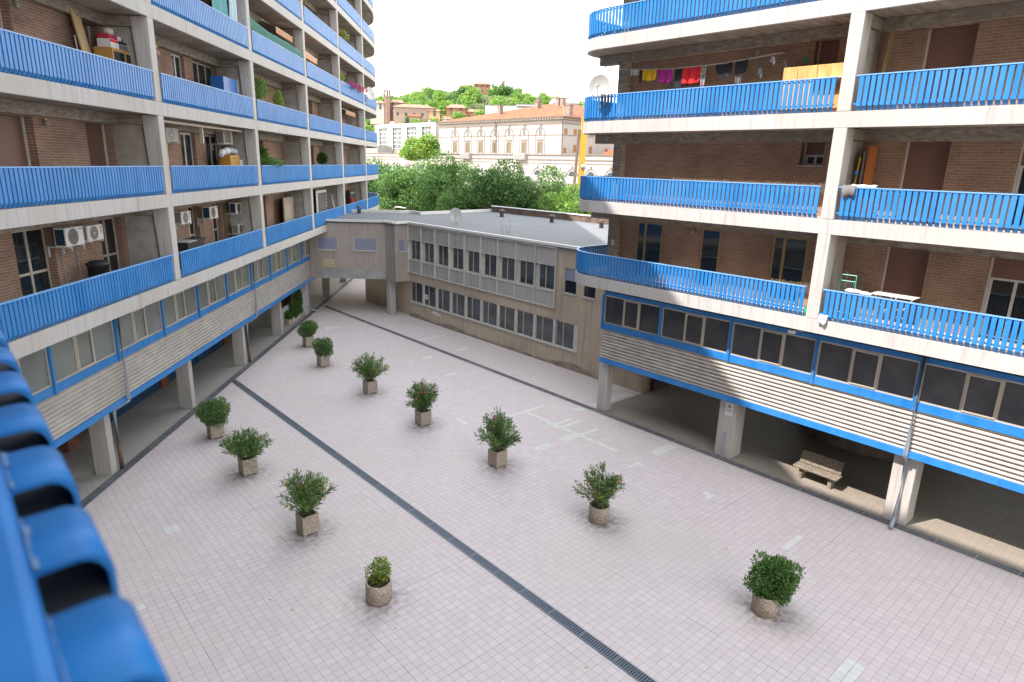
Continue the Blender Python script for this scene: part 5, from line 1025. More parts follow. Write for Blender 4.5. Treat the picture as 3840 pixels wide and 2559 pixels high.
# drapes, net, awnings, plants of upper levels
def drape(F, pts_top, drop, name, mat, label, cat, seed=0, nu=16, nv=10, o_=1.0, amp=.03, group=None):
    "cloth hanging from a line of (a,z) points"
    rs = np.random.default_rng(seed); mb = MB(F); V = []; fs = []; ph = rs.uniform(0, 6)
    A = np.array(pts_top, float)
    for i in range(nu + 1):
        u_ = i / nu; q = u_ * (len(A) - 1); j = min(int(q), len(A) - 2); f_ = q - j; a = A[j] * (1 - f_) + A[j + 1] * f_; dr = drop[0] * (1 - u_) + drop[1] * u_ if isinstance(drop, tuple) else drop
        for k in range(nv + 1): v = k / nv; V.append((a[0] + .01 * math.sin(v * 5 + u_ * 9), o_ + amp * math.sin(u_ * 13 + ph) * (.3 + v) + amp * .5 * math.sin(u_ * 29 + v * 3), a[1] - dr * v - (.02 * math.sin(u_ * 11 + ph) if v > .9 else 0)))
    for i in range(nu):
        for k in range(nv): b_ = i * (nv + 1) + k; fs.append((b_, b_ + 1, b_ + nv + 2, b_ + nv + 1))
    mb.add(V, fs); o = single(mb, name, mat, label, cat, group, True); sl = o.modifiers.new('s', 'SOLIDIFY'); sl.thickness = .006; return o
Z4 = ZL[3]; Z5 = ZL[4]
drape(FL, [(28.6, Z4 + 2.3), (30.3, Z4 + 2.32)], 1.45, 'curtain', M['teal'], 'teal curtain hanging in the fourth left balcony', 'curtain', 2, o_=1.2); drape(FL, [(30.3, Z4 + 2.32), (31.2, Z4 + 2.3)], (1.5, 2.0), 'sheet', M['lteal'], 'pale blue sheet hanging beside the teal curtain', 'sheet', 5, o_=1.3, amp=.05)
drape(FL, [(30.0, Z4 + 1.1), (31.2, Z4 + 1.0)], .6, 'cloth', M['teal'], 'darker teal cloth below the pale blue sheet', 'cloth', 6, o_=1.15)
drape(FL, [(31.9, Z4 + 1.5), (34.5, Z4 + 1.32), (37.5, Z4 + 1.36), (40.45, Z4 + 1.30)], .5, 'shade_net', M['net'], 'dark green shade net stretched above the fourth-level railing', 'net', 8, 40, 4, 1.50, .02)
def awning(a0, a1, z_, outw, drop, lab):
    t = thing('awning', lab, 'awning', FL((a0 + a1) / 2, .3, z_)); q = MB(FL); q.box(a0, a1, .25, .33, z_ - .05, z_ + .05); q.build('roller_box', M['white'], t)
    q = MB(FL); q.add([(a0, .3, z_), (a1, .3, z_), (a1, .3 + outw, z_ - drop), (a0, .3 + outw, z_ - drop), (a0, .3, z_ - .01), (a1, .3, z_ - .01), (a1, .3 + outw, z_ - drop - .01), (a0, .3 + outw, z_ - drop - .01)], [(0, 1, 2, 3), (7, 6, 5, 4), (0, 4, 5, 1), (2, 6, 7, 3)]); q.build('canopy', M['awn'], t)
    q = MB(FL); q.tube([(a0, .3 + outw, z_ - drop), (a1, .3 + outw, z_ - drop)], .028, 8); q.build('front_bar', M['white'], t)
    q = MB(FL); n = int((a1 - a0) / .22)
    for i in range(n):
        x0 = a0 + (a1 - a0) * i / n; x1 = a0 + (a1 - a0) * (i + 1) / n; o_ = .3 + outw + .005
        q.add([(x0, o_, z_ - drop), (x1, o_, z_ - drop), (x1, o_, z_ - drop - .22), ((x0 + x1) / 2, o_, z_ - drop - .33), (x0, o_, z_ - drop - .22)], [(0, 1, 2, 3, 4)])
    q.build('valance', M['awn'], t)
awning(37.3, 40.3, Z4 + 2.35, .75, .32, 'apricot awning with scalloped edge over the green net balcony'); awning(41.6, 45.0, Z4 + 2.3, .9, .75, 'lower, wider apricot awning in the bay right of the green net'); awning(54.5, 58.3, Z3 + 2.35, .6, .2, 'small half-rolled apricot awning near the end of the left block')
def bush(F, a, o_, z_, r_, n, mats, pr, name, label, cat, size=.09, sx=1.0, sz=1.0, group=None):
    c = F(a, o_, z_); me = crown(name, [(0, 0, 0, r_ * sx, r_ * sx, r_ * sz), (r_ * .3, r_ * .2, r_ * sz * .4, r_ * .6 * sx, r_ * .6 * sx, r_ * .6 * sz), (-r_ * .3, -.2 * r_, -r_ * sz * .4, r_ * .6, r_ * .6, r_ * .6 * sz)], n, size, mats, pr, shell=.15); o = obj_from(name, me, None, c); tag(o, label, cat, group)
    return o
G3 = [LF['md'], LF['lt'], LF['dk']]; P3 = [.45, .35, .2]
bush(FL, 33.2, 1.1, Z3 + 1.5, .5, 2200, G3, P3, 'hanging_plant', 'leafy climbing plant filling the left of the third-level bay after the third column', 'plant', sx=1.3)
bush(FL, 36.1, 1.3, Z3 + 1.15, .28, 1000, [LF['yl'], LF['lt'], LF['md']], [.4, .4, .2], 'hanging_plant', 'narrow bright green plant beside the partition in the third-level bay', 'plant', sz=2.2)
bush(FL, 34.3, 1.2, Z2 + 1.05, .33, 1400, G3, P3, 'balcony_plant', 'low fern-like plant spilling over the second-level railing', 'plant', sx=2.2, sz=.6)
bush(FL, 32.6, 1.1, Z2 + 1.25, .2, 350, G3, P3, 'balcony_plant', 'small spiky plant beside the third column, second level', 'plant', .13)
bush(FL, 35.4, .5, Z2 + 1.5, .3, 500, G3, P3, 'balcony_plant', 'spiky plant in a red hanging pot on the second level', 'plant', .14)
bush(FL, 46.8, .8, Z2 + 1.35, .33, 900, [LF['dk'], LF['md']], [.6, .4], 'balcony_plant', 'dark drooping plant on the second level before the partition', 'plant', .16)
bush(FL, 51.2, 1.3, Z4 + 1.25, .3, 700, [LF['yl'], LF['lt']], [.6, .4], 'balcony_plant', 'yellow-green plant at the left end of the pink flower box', 'plant', .1)
bush(FL, 53.7, 1.6, Z4 + .98, .24, 900, [LF['pink'], flat('petal_purple', (0.30, 0.05, 0.33)), LF['md']], [.35, .4, .25], 'flower_box', 'purple petunias hanging over the fourth-level railing', 'flowers', .09, 3.0)
bush(FL, 56.5, 1.6, Z4 + .98, .24, 900, [LF['pink'], flat('petal_crimson', (0.55, 0.02, 0.10)), LF['md']], [.45, .3, .25], 'flower_box', 'crimson and pink petunias to the right of the purple ones', 'flowers', .09, 3.0)
bush(FL, 52.0, 1.2, Z5 + 1.3, .42, 900, [LF['lt'], LF['gold'], LF['md']], [.4, .3, .3], 'balcony_plant', 'green and orange plant on the fifth left balcony level', 'plant', .12, 1.6)
q = MB(FL); c = FL(33.8, .12, Z2 + 1.85); q.tube([(33.8 + .22 * math.cos(t_), .1, Z2 + 1.95 + .28 * math.sin(t_)) for t_ in np.linspace(0, 2 * PI, 18)], .02, 6); single(q, 'wall_hanging', M['greyw'], 'white ring-shaped wicker hanging on the dark wall, second level', 'wall hanging')
# ------------------------------------------------------------------ things on the right balconies
R3, R2, R1 = ZL[2], ZL[1], ZL[0]
def rline(o_, dz): return [(16.85, o_, R3 + 1.88 + dz), (14.4, o_, R3 + 1.70 + dz), (12.4, o_, R3 + 1.71 + dz), (10.4, o_, R3 + 1.84 + dz)]
t = thing('clothesline', 'double white clothesline strung along the upper right balcony', 'clothesline', FR(13.5, .7, R3 + 1.7))
for (o_, dz) in ((.70, 0.0), (.85, -.01)): q = MB(FR); q.tube(rline(o_, dz), .006, 5); q.build('line', M['alu_w'], t)
def lz(a): P_ = rline(0, 0); return np.interp(-a, [-p[0] for p in P_], [p[2] for p in P_])
CG = 'laundry on the upper right clothesline'
def cloth(a0, a1, drop, mat, name, label, cat, seed, o_=.74, sag=.03, amp=.02): return drape(FR, [(a0, lz(a0)), ((a0 + a1) / 2, lz((a0 + a1) / 2) - sag), (a1, lz(a1))], drop, name, mat, label, cat, seed, o_=o_, amp=amp, group=CG)
for i, a in enumerate((16.22, 16.08, 15.96, 15.85)): cloth(a, a - .07, .17, M['whitec'], 'sock', ['leftmost small white sock on the clothesline', 'second small white sock on the clothesline', 'third small white sock on the clothesline', 'small white sock nearest the dark vest'][i], 'sock', i)
cloth(15.78, 15.66, .42, M['blackc'], 'vest', 'narrow dark garment just left of the mustard shirt', 'garment', 21, .80); cloth(15.70, 15.08, .36, M['yellow'], 'shirt', 'mustard yellow shirt folded over the clothesline', 'shirt', 22)
cloth(15.0, 14.40, .42, M['magenta'], 'shirt', 'magenta shirt hanging between the mustard shirt and dark trousers', 'shirt', 23); cloth(14.36, 14.30, .6, M['greyc'], 'trousers', 'thin grey garment behind the dark trousers', 'garment', 31, .62)
cloth(14.27, 13.98, .66, M['blackc'], 'trousers', 'dark trousers hanging between the magenta and red shirts', 'trousers', 24); cloth(13.95, 13.25, .52, M['red'], 'shirt', 'bright red shirt, the largest garment on the clothesline', 'shirt', 25, amp=.035)
m, nt, b = newmat('patterned_scarf_cloth'); vz = N(nt, 'ShaderNodeTexVoronoi'); vz.inputs['Scale'].default_value = 28; nt.links.new(pos(nt), vz.inputs['Vector']); hs = N(nt, 'ShaderNodeHueSaturation'); hs.inputs['Saturation'].default_value = 1.3; hs.inputs['Value'].default_value = .6; nt.links.new(vz.outputs['Color'], hs.inputs['Color']); nt.links.new(hs.outputs[0], b.inputs['Base Color']); M['scarf'] = m
cloth(13.22, 13.06, .78, M['scarf'], 'scarf', 'long multicoloured patterned scarf right of the red shirt', 'scarf', 26)
cloth(12.68, 12.10, .28, M['blackc'], 'shirt', 'black folded shirt over grey, right of the scarf', 'shirt', 27); cloth(12.64, 12.14, .42, M['greyc'], 'shirt', 'grey hem below the black folded shirt', 'shirt', 28, .70)
cloth(11.98, 11.56, .36, M['blackc'], 'top', 'dark top hanging above the grey trousers', 'top', 29); cloth(11.95, 11.74, .70, M['greyc'], 'trousers', 'grey trousers under the dark top', 'trousers', 30, .70)
for (a, o_, dz, r_, mt, lab, nm) in ((10.75, .7, -.10, .05, 'whitec', 'crumpled white plastic bag tied to the clothesline end', 'bag'), (10.45, .5, -.2, .06, 'greyw', 'grey plastic bag hanging right of the white one', 'bag'), (11.35, .3, -.35, .07, 'lteal', 'small blue and white pail hanging on the brick', 'pail'), (11.5, .3, -.1, .05, 'greyw', 'bundle of pegs in a net behind the dark top', 'peg bag'), (9.95, .2, -.12, .045, 'green', 'green string bundle hanging left of the small shutter', 'string')):
    blobby([(a, o_, R3 + 1.80 + dz, r_, .8, 1.3), (a - .05, o_, R3 + 1.80 + dz - r_ * 1.8, r_ * .8, .7, 2.0), (a + .04, o_, R3 + 1.80 + dz - r_, r_ * .5, 1.3, 1)], nm.replace(' ', '_'), M[mt], lab, nm, FR, 4)
q = MB(FR); q.box(13.7, 14.95, .05, .12, R3, R3 + 1.2); single(q, 'board', flat('lilac_board', (0.22, 0.19, 0.21)), 'lilac grey board leaning on the brick behind the laundry', 'board')
t = thing('cupboard', 'long orange plywood cupboard standing behind the upper right railing', 'cupboard', FR(9.2, .7, R3)); q = MB(FR); q.box(8.25, 10.2, .45, 1.0, R3, R3 + 1.36); q.build('body', M['orange'], t, bevel=.01); q = MB(FR); q.box(9.16, 9.175, 1.0, 1.004, R3, R3 + 1.36); q.box(9.75, 9.765, 1.0, 1.004, R3, R3 + 1.3); q.build('door_gap', M['dark'], t)
q = MB(FR); q.box(8.3, 9.3, 1.02, 1.3, R3 + .94, R3 + .97); single(q, 'tray', M['coping'], 'thin white tray lying at the railing before the orange cupboard', 'tray')
q = MB(FR); q.add([(7.62, .55, R3), (7.66, .25, R3), (7.55, .15, R3 + 2.15), (7.52, .45, R3 + 2.15), (7.66, .55, R3), (7.70, .25, R3), (7.59, .15, R3 + 2.15), (7.56, .45, R3 + 2.15)], [(0, 1, 2, 3), (7, 6, 5, 4), (0, 4, 5, 1), (1, 5, 6, 2), (2, 6, 7, 3), (3, 7, 4, 0)]); single(q, 'board', M['alu_g'], 'thin dark and gold board leaning on the partition, upper right balcony', 'board')
q = MB(FR); q.box(7.50, 7.58, .12, .6, R2, R2 + 2.05); single(q, 'board', flat('orange_wood_panel', (0.40, 0.13, 0.035), .5), 'orange brown wooden panel standing by the partition, middle right balcony', 'board')
t = thing('broom', 'broom with yellow handle and blue ball beside the middle right partition', 'broom', FR(7.72, .8, R2)); q = MB(FR); q.tube([(7.72, .95, R2), (7.68, .8, R2 + 1.75)], .014, 6); q.build('handle', M['yellow'], t); q = MB(FR); q.sphere((7.70, .88, R2 + 1.3), .06); q.build('ball', M['cabblue'], t)
q = MB(FR); q.box(7.62, 7.66, .2, .65, R2, R2 + 1.9); q.box(7.655, 7.67, .3, .55, R2 + 1.0, R2 + 1.8); single(q, 'ironing_board', M['steel'], 'folded grey ironing board between broom and orange panel', 'ironing board')
def overrail(F, a0, a1, of_, z_, d_out, d_in, name, mat, label, cat, seed):
    rs = np.random.default_rng(seed); mb = MB(F); prof = [(-d_in, -.10), (0, -.04), (.0, .0), (1, .05)]; V = []; fs = []; nu = 12; rows = []
    for i in range(nu + 1):
        u_ = i / nu; a = a0 + (a1 - a0) * u_; w1 = d_out * (.6 + .4 * math.sin(u_ * PI) + .15 * math.sin(u_ * 9 + seed)); w2 = d_in
        R_ = [(a, of_ - .12, z_ - w2), (a, of_ - .10, z_ + .01), (a, of_ - .05, z_ + .035 + .012 * math.sin(u_ * 14)), (a, of_ + .02, z_ + .03), (a + .01, of_ + .04 + .01 * math.sin(u_ * 12), z_ - w1 * .5), (a, of_ + .05 + .02 * math.sin(u_ * 10), z_ - w1)]
        V += R_
    for i in range(nu):
        for k in range(5): b_ = i * 6 + k; fs.append((b_, b_ + 1, b_ + 7, b_ + 6))
    mb.add(V, fs); o = single(mb, name, mat, label, cat, None, True); sl = o.modifiers.new('s', 'SOLIDIFY'); sl.thickness = .008
overrail(FR, 7.35, 7.72, 1.6, R2 + .93, .30, .3, 'towel', M['greyc'], 'dark grey cloth hanging over the middle right railing by the column', 'cloth', 1); overrail(FR, 6.85, 7.5, 1.55, R2 + .95, .02, .3, 'towel', M['whitec'], 'white cloth draped along the middle right railing', 'cloth', 2)
blobby([(7.0, 1.5, R1 + .98, .11, 2.3, .55), (6.7, 1.5, R1 + .96, .10, 2, .5)], 'cloth_heap', flat('cream_cloth', (0.50, 0.48, 0.42)), 'heap of cream cloths on the lowest right railing', 'cloth', FR, 7)
overrail(FR, 7.55, 7.80, 1.62, R1 + .12, .26, .05, 'rag', M['whitec'], 'white rag hanging over the slab edge beside the lowest column', 'rag', 5)
t = thing('drying_rack', 'folded green and grey drying rack standing by the lowest right column', 'drying rack', FR(7.3, 1.1, R1)); q = MB(FR)
for a in (7.20, 7.62): q.tube([(a, .95, R1), (a, .9, R1 + 1.33)], .014, 6)
for z_ in (.2, 1.15, 1.33): q.tube([(7.20, .9, R1 + z_), (7.62, .9, R1 + z_)], .014, 6)
q.build('frame', M['green'], t); q = MB(FR); [q.tube([(a, .92, R1 + .2), (a, .9, R1 + 1.15)], .006, 5) for a in np.linspace(7.26, 7.56, 6)]; q.tube([(7.75, .8, R1), (7.75, .75, R1 + 1.4), (7.55, .7, R1 + 1.4), (7.55, .7, R1)], .012, 6); q.build('rods', M['steel'], t)
t = thing('drying_rack', 'flat white wire drying rack spread out behind the lowest right railing', 'drying rack', FR(6.1, 1.1, R1)); q = MB(FR)
[q.tube([(a, .85, R1 + .97), (a, 1.42, R1 + .97)], .007, 5) for a in (5.5, 6.05, 6.6)]; [q.tube([(5.5, o_, R1 + .97), (6.6, o_, R1 + .97)], .005, 5) for o_ in np.linspace(.85, 1.42, 9)]; q.build('top', M['coping'], t)
q = MB(FR); [q.tube([(a, .9, R1 + .97), (a + .5, 1.35, R1)], .009, 5) for a in (5.6, 6.0)]; [q.tube([(a + .5, 1.35, R1 + .97), (a, .9, R1)], .009, 5) for a in (5.6, 6.0)]; q.build('leg', M['coping'], t)
for (a0, a1, R_, lab) in ((8.3, 13.6, R2, 'long roll of reed matting standing behind the middle right railing'), (8.25, 9.6, R1, 'short roll of reed matting standing behind the lowest right railing')):
    q = MB(FR); n = int((a1 - a0) / .045); rs = random.Random(5)
    for i in range(n): a = a0 + (a1 - a0) * i / n; q.tube([(a, 1.38, R_ + .55), (a - .02, 1.38, R_ + .97 + rs.uniform(-.02, .03))], .008, 4, cap=False)
    single(q, 'reed_mat', M['cane'], lab, 'reed mat')
q = MB(FR); q.box(16.84, 16.98, .26, .30, 7.2, 7.42); single(q, 'junction_box', M['coping'], 'small white box on the corner pier of the lowest right balcony', 'box', bevel=.01)
t = thing('bottle', 'green plastic bottle on the slab beside the lowest right column', 'bottle', FR(8.3, 1.45, R1)); c = FR(8.30, 1.45, 0); q = MB(); q.lathe(c[0], c[1], [(.05, R1), (.055, R1 + .2), (.02, R1 + .3), (.02, R1 + .33)], 12); q.build('body', M['green'], t, True)
t = thing('camera', 'white security camera under the slab above the right office windows', 'camera', FR(8.5, 1.2, 5.5)); q = MB(FR); q.box(8.55, 8.75, 1.3, 1.45, 5.42, 5.52); q.build('housing', M['white'], t, bevel=.02); q = MB(FR); q.box(8.35, 8.6, 1.2, 1.3, 5.5, 5.56); q.build('bracket', M['steel'], t)
for (y_, z_, lab) in ((14.2, R1 + .55, 'small dark wall spout at the left of the lowest right balcony'), (11.3, R1 + .62, 'small dark wall spout left of the widest gold-framed door'), (10.75, R1 + .6, 'small dark wall spout nearest the widest gold-framed door')):
    q = MB(FR); q.tube([(y_, 0, z_ + .03), (y_, .09, z_), (y_ - .02, .1, z_ - .03)], .018, 6); single(q, 'spout', M['black'], lab, 'spout')
# ------------------------------------------------------------------ street furniture and crane behind
t = thing('street_lamp', 'white curved street lamp arm rising behind the low wing roof', 'street lamp', (42, 68.7, 0)); q = MB(); q.tube([(42, 68.8, 0), (42, 68.8, 4.1), (42, 68.5, 4.75), (42, 67.9, 5.0), (42, 66.6, 5.05)], .06, 8); q.build('post', M['coping'], t); q = MB(); q.box(41.9, 42.1, 65.7, 66.7, 4.98, 5.06); q.build('lantern', M['coping'], t)
M['crane'] = flat('crane_yellow', (0.42, 0.22, 0.008), .5)
t = thing('crane', 'yellow mobile crane boom rising beside the rounded right balconies', 'crane', (57, 52, 0)); q = MB(); bx0, bx1 = Vector((56.9, 52.1, 2.0)), Vector((58.75, 53.55, 15.8))
def beam(mb, p, q_, w_):
    p, q_ = Vector(p), Vector(q_); d_ = (q_ - p).normalized(); x = d_.cross(Vector((.66, .75, 0))).normalized() * w_; y = d_.cross(x).normalized() * w_
    V = [tuple(p + x * a + y * b_) for (a, b_) in ((-1, -1), (1, -1), (1, 1), (-1, 1))] + [tuple(q_ + x * a + y * b_) for (a, b_) in ((-1, -1), (1, -1), (1, 1), (-1, 1))]
    mb.add(V, [(0, 3, 2, 1), (4, 5, 6, 7), (0, 1, 5, 4), (1, 2, 6, 5), (2, 3, 7, 6), (3, 0, 4, 7)])
beam(q, bx0, bx1, .34); q.build('boom', M['crane'], t); q = MB(); beam(q, bx0 + Vector((-.75, .55, 0)), bx1 + Vector((-.45, .35, -1.4)), .16); q.build('hydraulic_ram', M['pipe_br'], t); q = MB(); q.sphere((57.9, 52.6, 10.2), .35); q.build('sheave', M['steel'], t)
q = MB(); q.box(52, 60, 47, 52, .5, 3.0); q.build('carrier', M['crane'], t)
# ------------------------------------------------------------------ background town
M['pal'] = noisy('warm_white_render', (0.31, 0.29, 0.27), (0.35, 0.33, 0.31), (1, 1, .4), .85, ns=.3); M['tile'] = noisy('orange_roof_tiles', (0.15, 0.05, 0.022), (0.235, 0.09, 0.042), (1, 1, 1), .9, ns=.7); M['tile2'] = noisy('pink_roof_tiles', (0.22, 0.12, 0.085), (0.28, 0.165, 0.12), (1, 1, 1), .9, ns=.5)
M['gutter'] = flat('dark_gutter', (0.10, 0.085, 0.08)); M['cornice'] = flat('ochre_cornice', (0.2, 0.15, 0.10)); M['louv'] = flat('ochre_louvred_shutter', (0.115, 0.095, 0.055)); M['shut_or'] = flat('orange_shutter', (0.24, 0.095, 0.03)); M['farglass'] = flat('far_glass', (0.035, 0.055, 0.07), .35, spec=.2); M['pinkw'] = flat('pink_wall', (0.26, 0.19, 0.155)); M['redbr'] = flat('red_brick_far', (0.22, 0.085, 0.05)); M['grey_band'] = flat('dark_grey_band', (0.12, 0.12, 0.13)); M['trim'] = flat('pinkish_trim', (0.175, 0.135, 0.115))
PA = thing('palace', 'long white palace with orange hipped roof and seven arched upper windows', 'building', (96, 110, 0)); X0 = 95.7
q = MB(); q.box(X0, 131, 92.8, 134.5, 0, 19.1); q.build('wall', M['pal'], PA)
q = MB(); q.box(X0 - .7, 131.7, 92.1, 135.2, 19.42, 19.62); q.build('gutter', M['gutter'], PA); q = MB(); q.box(X0 - .45, 131.4, 92.35, 134.9, 19.05, 19.42); q.build('cornice', M['cornice'], PA)
q = MB(); q.box(X0 - .62, X0 - .46, 92.6, 134.6, 19.36, 19.415); [q.box(X0 - .62, X0 - .46, 92.6 + i * .75, 92.85 + i * .75, 19.12, 19.361) for i in range(56)]; q.build('corbels', M['pal'], PA)
q = MB(); q.box(X0 - .12, 131.1, 92.68, 134.6, 18.3, 18.55); q.box(X0 - .08, 131.1, 92.72, 134.6, 16.15, 16.28); q.build('string_course', M['trim'], PA)
q = MB(); ap0, ap1 = (113.3, 110.3, 24.5), (113.3, 124, 23.6); e = [(X0 - .75, 92.05, 19.62), (131.7, 92.05, 19.62), (131.7, 135.3, 19.62), (X0 - .75, 135.3, 19.62)]
q.add(e + [ap0, ap1], [(3, 0, 4, 5), (0, 1, 4), (1, 2, 5, 4), (2, 3, 5), (0, 3, 2, 1)]); q.build('roof', M['tile'], PA)
q = MB(); q.add([(e[0][0], e[0][1], 19.66), (e[0][0] + .3, e[0][1] - .1, 19.7), (113.4, 110.3, 24.58), (113.1, 110.4, 24.62)], [(0, 1, 2, 3)]); q.build('hip_tiles', M['tile2'], PA)
for (x, y, zb, h, w_) in ((101, 118.1, 21.0, 2.0, .5), (106, 111.0, 22.3, 1.6, .55), (108, 106.5, 22.9, 1.7, .45), (108, 105.2, 22.9, 1.7, .45), (98.3, 93.8, 19.9, 2.0, .5), (104, 94.2, 19.9, 1.8, .5), (113, 118, 24.0, 1.4, .4)):
    q = MB(); q.box(x - w_, x + w_, y - w_, y + w_, zb, zb + h); q.box(x - w_ - .1, x + w_ + .1, y - w_ - .1, y + w_ + .1, zb + h, zb + h + .15); q.build('chimney', M['trim'], PA)
for i in range(7):
    yc = 99.15 + 4.81 * i
    wq = MB(); wq.box(X0 - .03, X0 + .05, yc - .55, yc + .55, 12.7, 14.7); wo_ = wq.build('window', M['louv'], PA)
    q = MB(); q.box(X0 - .16, X0, yc - .95, yc + .95, 15.2, 15.42); q.box(X0 - .1, X0, yc - .8, yc - .58, 12.5, 14.95); q.box(X0 - .1, X0, yc + .58, yc + .8, 12.5, 14.95); q.box(X0 - .1, X0, yc - .58, yc + .58, 14.75, 14.95); q.build('surround', M['trim'], wo_)
    if i == 3: q = MB(); q.box(X0 - .05, X0 - .03, yc - .07, yc + .07, 12.7, 14.7); q.build('gap', M['dark'], wo_)
    K = 14; R_ = 1.45; zc = 16.25; V = []; fs = []
    for k in range(K + 1): a = PI * k / K; V += [(X0 - .10, yc + R_ * math.cos(a), zc + R_ * 1.12 * math.sin(a)), (X0 - .10, yc + (R_ - .22) * math.cos(a), zc + (R_ - .22) * 1.12 * math.sin(a)), (X0, yc + R_ * math.cos(a), zc + R_ * 1.12 * math.sin(a)), (X0, yc + (R_ - .22) * math.cos(a), zc + (R_ - .22) * 1.12 * math.sin(a))]
    for k in range(K): b_ = k * 4; fs += [(b_, b_ + 4, b_ + 5, b_ + 1), (b_, b_ + 2, b_ + 6, b_ + 4), (b_ + 1, b_ + 5, b_ + 7, b_ + 3)]
    q = MB(); q.add(V, fs); q.box(X0 - .14, X0, yc - .18, yc + .18, zc + 1.55, zc + 2.0); q.box(X0 - .2, X0, yc - .35, yc + .35, zc + 2.0, zc + 2.12); q.box(X0 - .08, X0, yc - 1.42, yc - 1.25, 12.5, zc); q.box(X0 - .08, X0, yc + 1.25, yc + 1.42, 12.5, zc); q.build('arch', M['trim'], PA)
    q = MB(); q.box(X0 - .04, X0 + .02, yc - .55, yc + .55, 16.3, 17.5); w2 = q.build('window', M['farglass'], PA); q = MB(); q.box(X0 - .07, X0 - .04, yc - .06, yc + .06, 16.3, 17.5); q.box(X0 - .07, X0 - .04, yc - .55, yc - .35, 16.3, 17.5); q.box(X0 - .07, X0 - .04, yc + .35, yc + .55, 16.3, 17.5); q.build('frame', M['pal'], w2)
for (y_) in (92.9, 113.0): q = MB(); q.tube([(X0 - .5, y_ if y_ > 100 else y_ - .0, 19.1), (X0 - .12, y_, 18.4), (X0 - .12, y_, 12.4)], .09, 6); q.build('downpipe', M['gutter'], PA)
for (x, zb, zt_) in ((96.5, 16.4, 17.4), (99.2, 16.4, 17.4), (96.4, 12.8, 13.8), (99.3, 13.0, 14.4), (104, 16.4, 17.4), (104, 12.9, 14.3), (109, 12.9, 14.0)): q = MB(); q.box(x - .42, x + .42, 92.74, 92.82, zb, zt_); q.build('window', M['shut_or'], PA)
AN = thing('palace_annex', 'long low white wing with arched lunette windows in front of the palace', 'building', (94, 120, 0))
q = MB(); q.box(94, 103, 60, 175, 0, 12.3); q.build('wall', M['pal'], AN); q = MB(); q.box(93.75, 103.2, 59.8, 175.2, 12.3, 12.42); q.box(93.85, 94, 60, 175, 11.35, 11.55); q.box(93.9, 94, 60, 175, 10.7, 10.8); q.build('cornice', M['trim'], AN)
for i in range(-7, 15):
    yc = 97.8 + 4.8 * i
    K = 12; R_ = 1.5; zc = 8.4; V = []; fs = []
    for k in range(K + 1): a = PI * k / K; V += [(93.88, yc + R_ * math.cos(a), zc + R_ * math.sin(a)), (93.88, yc + (R_ - .2) * math.cos(a), zc + (R_ - .2) * math.sin(a))]
    for k in range(K): b_ = k * 2; fs.append((b_, b_ + 2, b_ + 3, b_ + 1))
    q = MB(); q.add(V, fs); q.box(93.82, 94, yc - .15, yc + .15, zc + 1.5, zc + 1.9); q.build('arch', M['trim'], AN)
    V = [(93.95, yc + .95 * math.cos(PI * k / K), zc + .95 * math.sin(PI * k / K)) for k in range(K + 1)]; q = MB(); q.add(V, [tuple(range(K + 1))]); q.build('window', M['farglass'], AN)
for (y0, y1) in ((119.5, 122.8), (101, 104.5)): q = MB(); q.box(93.2, 94, y0, y1, 11.3, 12.45); [q.box(93.1, 93.2, y0 + .3 * k, y0 + .3 * k + .15, 11.4, 12.4) for k in range(11)]; q.build('balcony', M['pal'], AN)
q = MB(); q.add([(103, 70, 12.4), (103, 90, 12.4), (118, 90, 12.4), (118, 70, 12.4), (110, 76, 15.3), (110, 88, 15.3)], [(0, 4, 5, 1), (2, 5, 4, 3), (1, 5, 2), (0, 3, 4)]); single(q, 'roof', M['tile'], 'low orange tiled roof behind the annex parapet right of the crane', 'roof')
q = MB(); q.add([(97, 134.6, 12.4), (97, 147, 12.4), (105, 147, 12.4), (105, 134.6, 12.4), (103, 134.7, 15.0), (103, 142, 13.0)], [(0, 4, 5, 1), (2, 5, 4, 3), (1, 5, 2), (0, 3, 4)]); single(q, 'roof', M['tile2'], 'small pink lean-to roof between umbrella pines and the palace', 'roof')
CN = thing('platform_canopy', 'long grey station platform canopy below the annex, left of the crane', 'canopy', (82, 85, 0)); q = MB(); q.box(79, 87, 62, 112, 7.2, 7.45); q.build('roof', M['roofm'], CN); q = MB(); q.box(78.8, 79, 62, 112, 6.8, 7.5); q.build('edge', M['trim'], CN)
for y in range(64, 112, 8): q = MB(); q.box(82.8, 83.2, y, y + .4, 0, 7.2); q.build('post', M['gutter'], CN)
MO = thing('modern_building', 'white flat-roofed building with four tall gridded window bays on the left', 'building', (110, 173, 0)); q = MB(); q.box(110.45, 135, 156.0, 190, 0, 21.0); q.build('wall', M['pal'], MO); q = MB(); q.box(110, 111.2, 156.2, 189.5, 20.05, 21.2); q.box(110, 111.2, 156.2, 189.5, 0, 12.6); q.build('frieze', M['pal'], MO)
for i, (y0, y1) in enumerate(((182.2, 186.9), (174.4, 178.8), (166.4, 170.9), (158.5, 163.0))):
    q = MB(); q.box(110.3, 110.5, y0, y1, 14.0 if i else 13.4, 20.05); wo_ = q.build('window', M['farglass'], MO); q = MB()
    for k in range(1, 6): q.box(110.22, 110.3, y0 + (y1 - y0) * k / 6 - .06, y0 + (y1 - y0) * k / 6 + .06, 13.4, 20.05)
    for z_ in np.arange(14.0, 20.0, 1.25): q.box(110.23, 110.3, y0, y1, z_ - .06, z_ + .06)
    q.build('frame', M['coping'], wo_)
for (y0, y1) in ((186.9, 189.5), (179.0, 182.0), (171.1, 174.2), (163.2, 166.2), (156.2, 158.3)): q = MB(); q.box(110, 111.2, y0, y1, 12.6, 20.05); q.build('pier', M['pal'], MO)
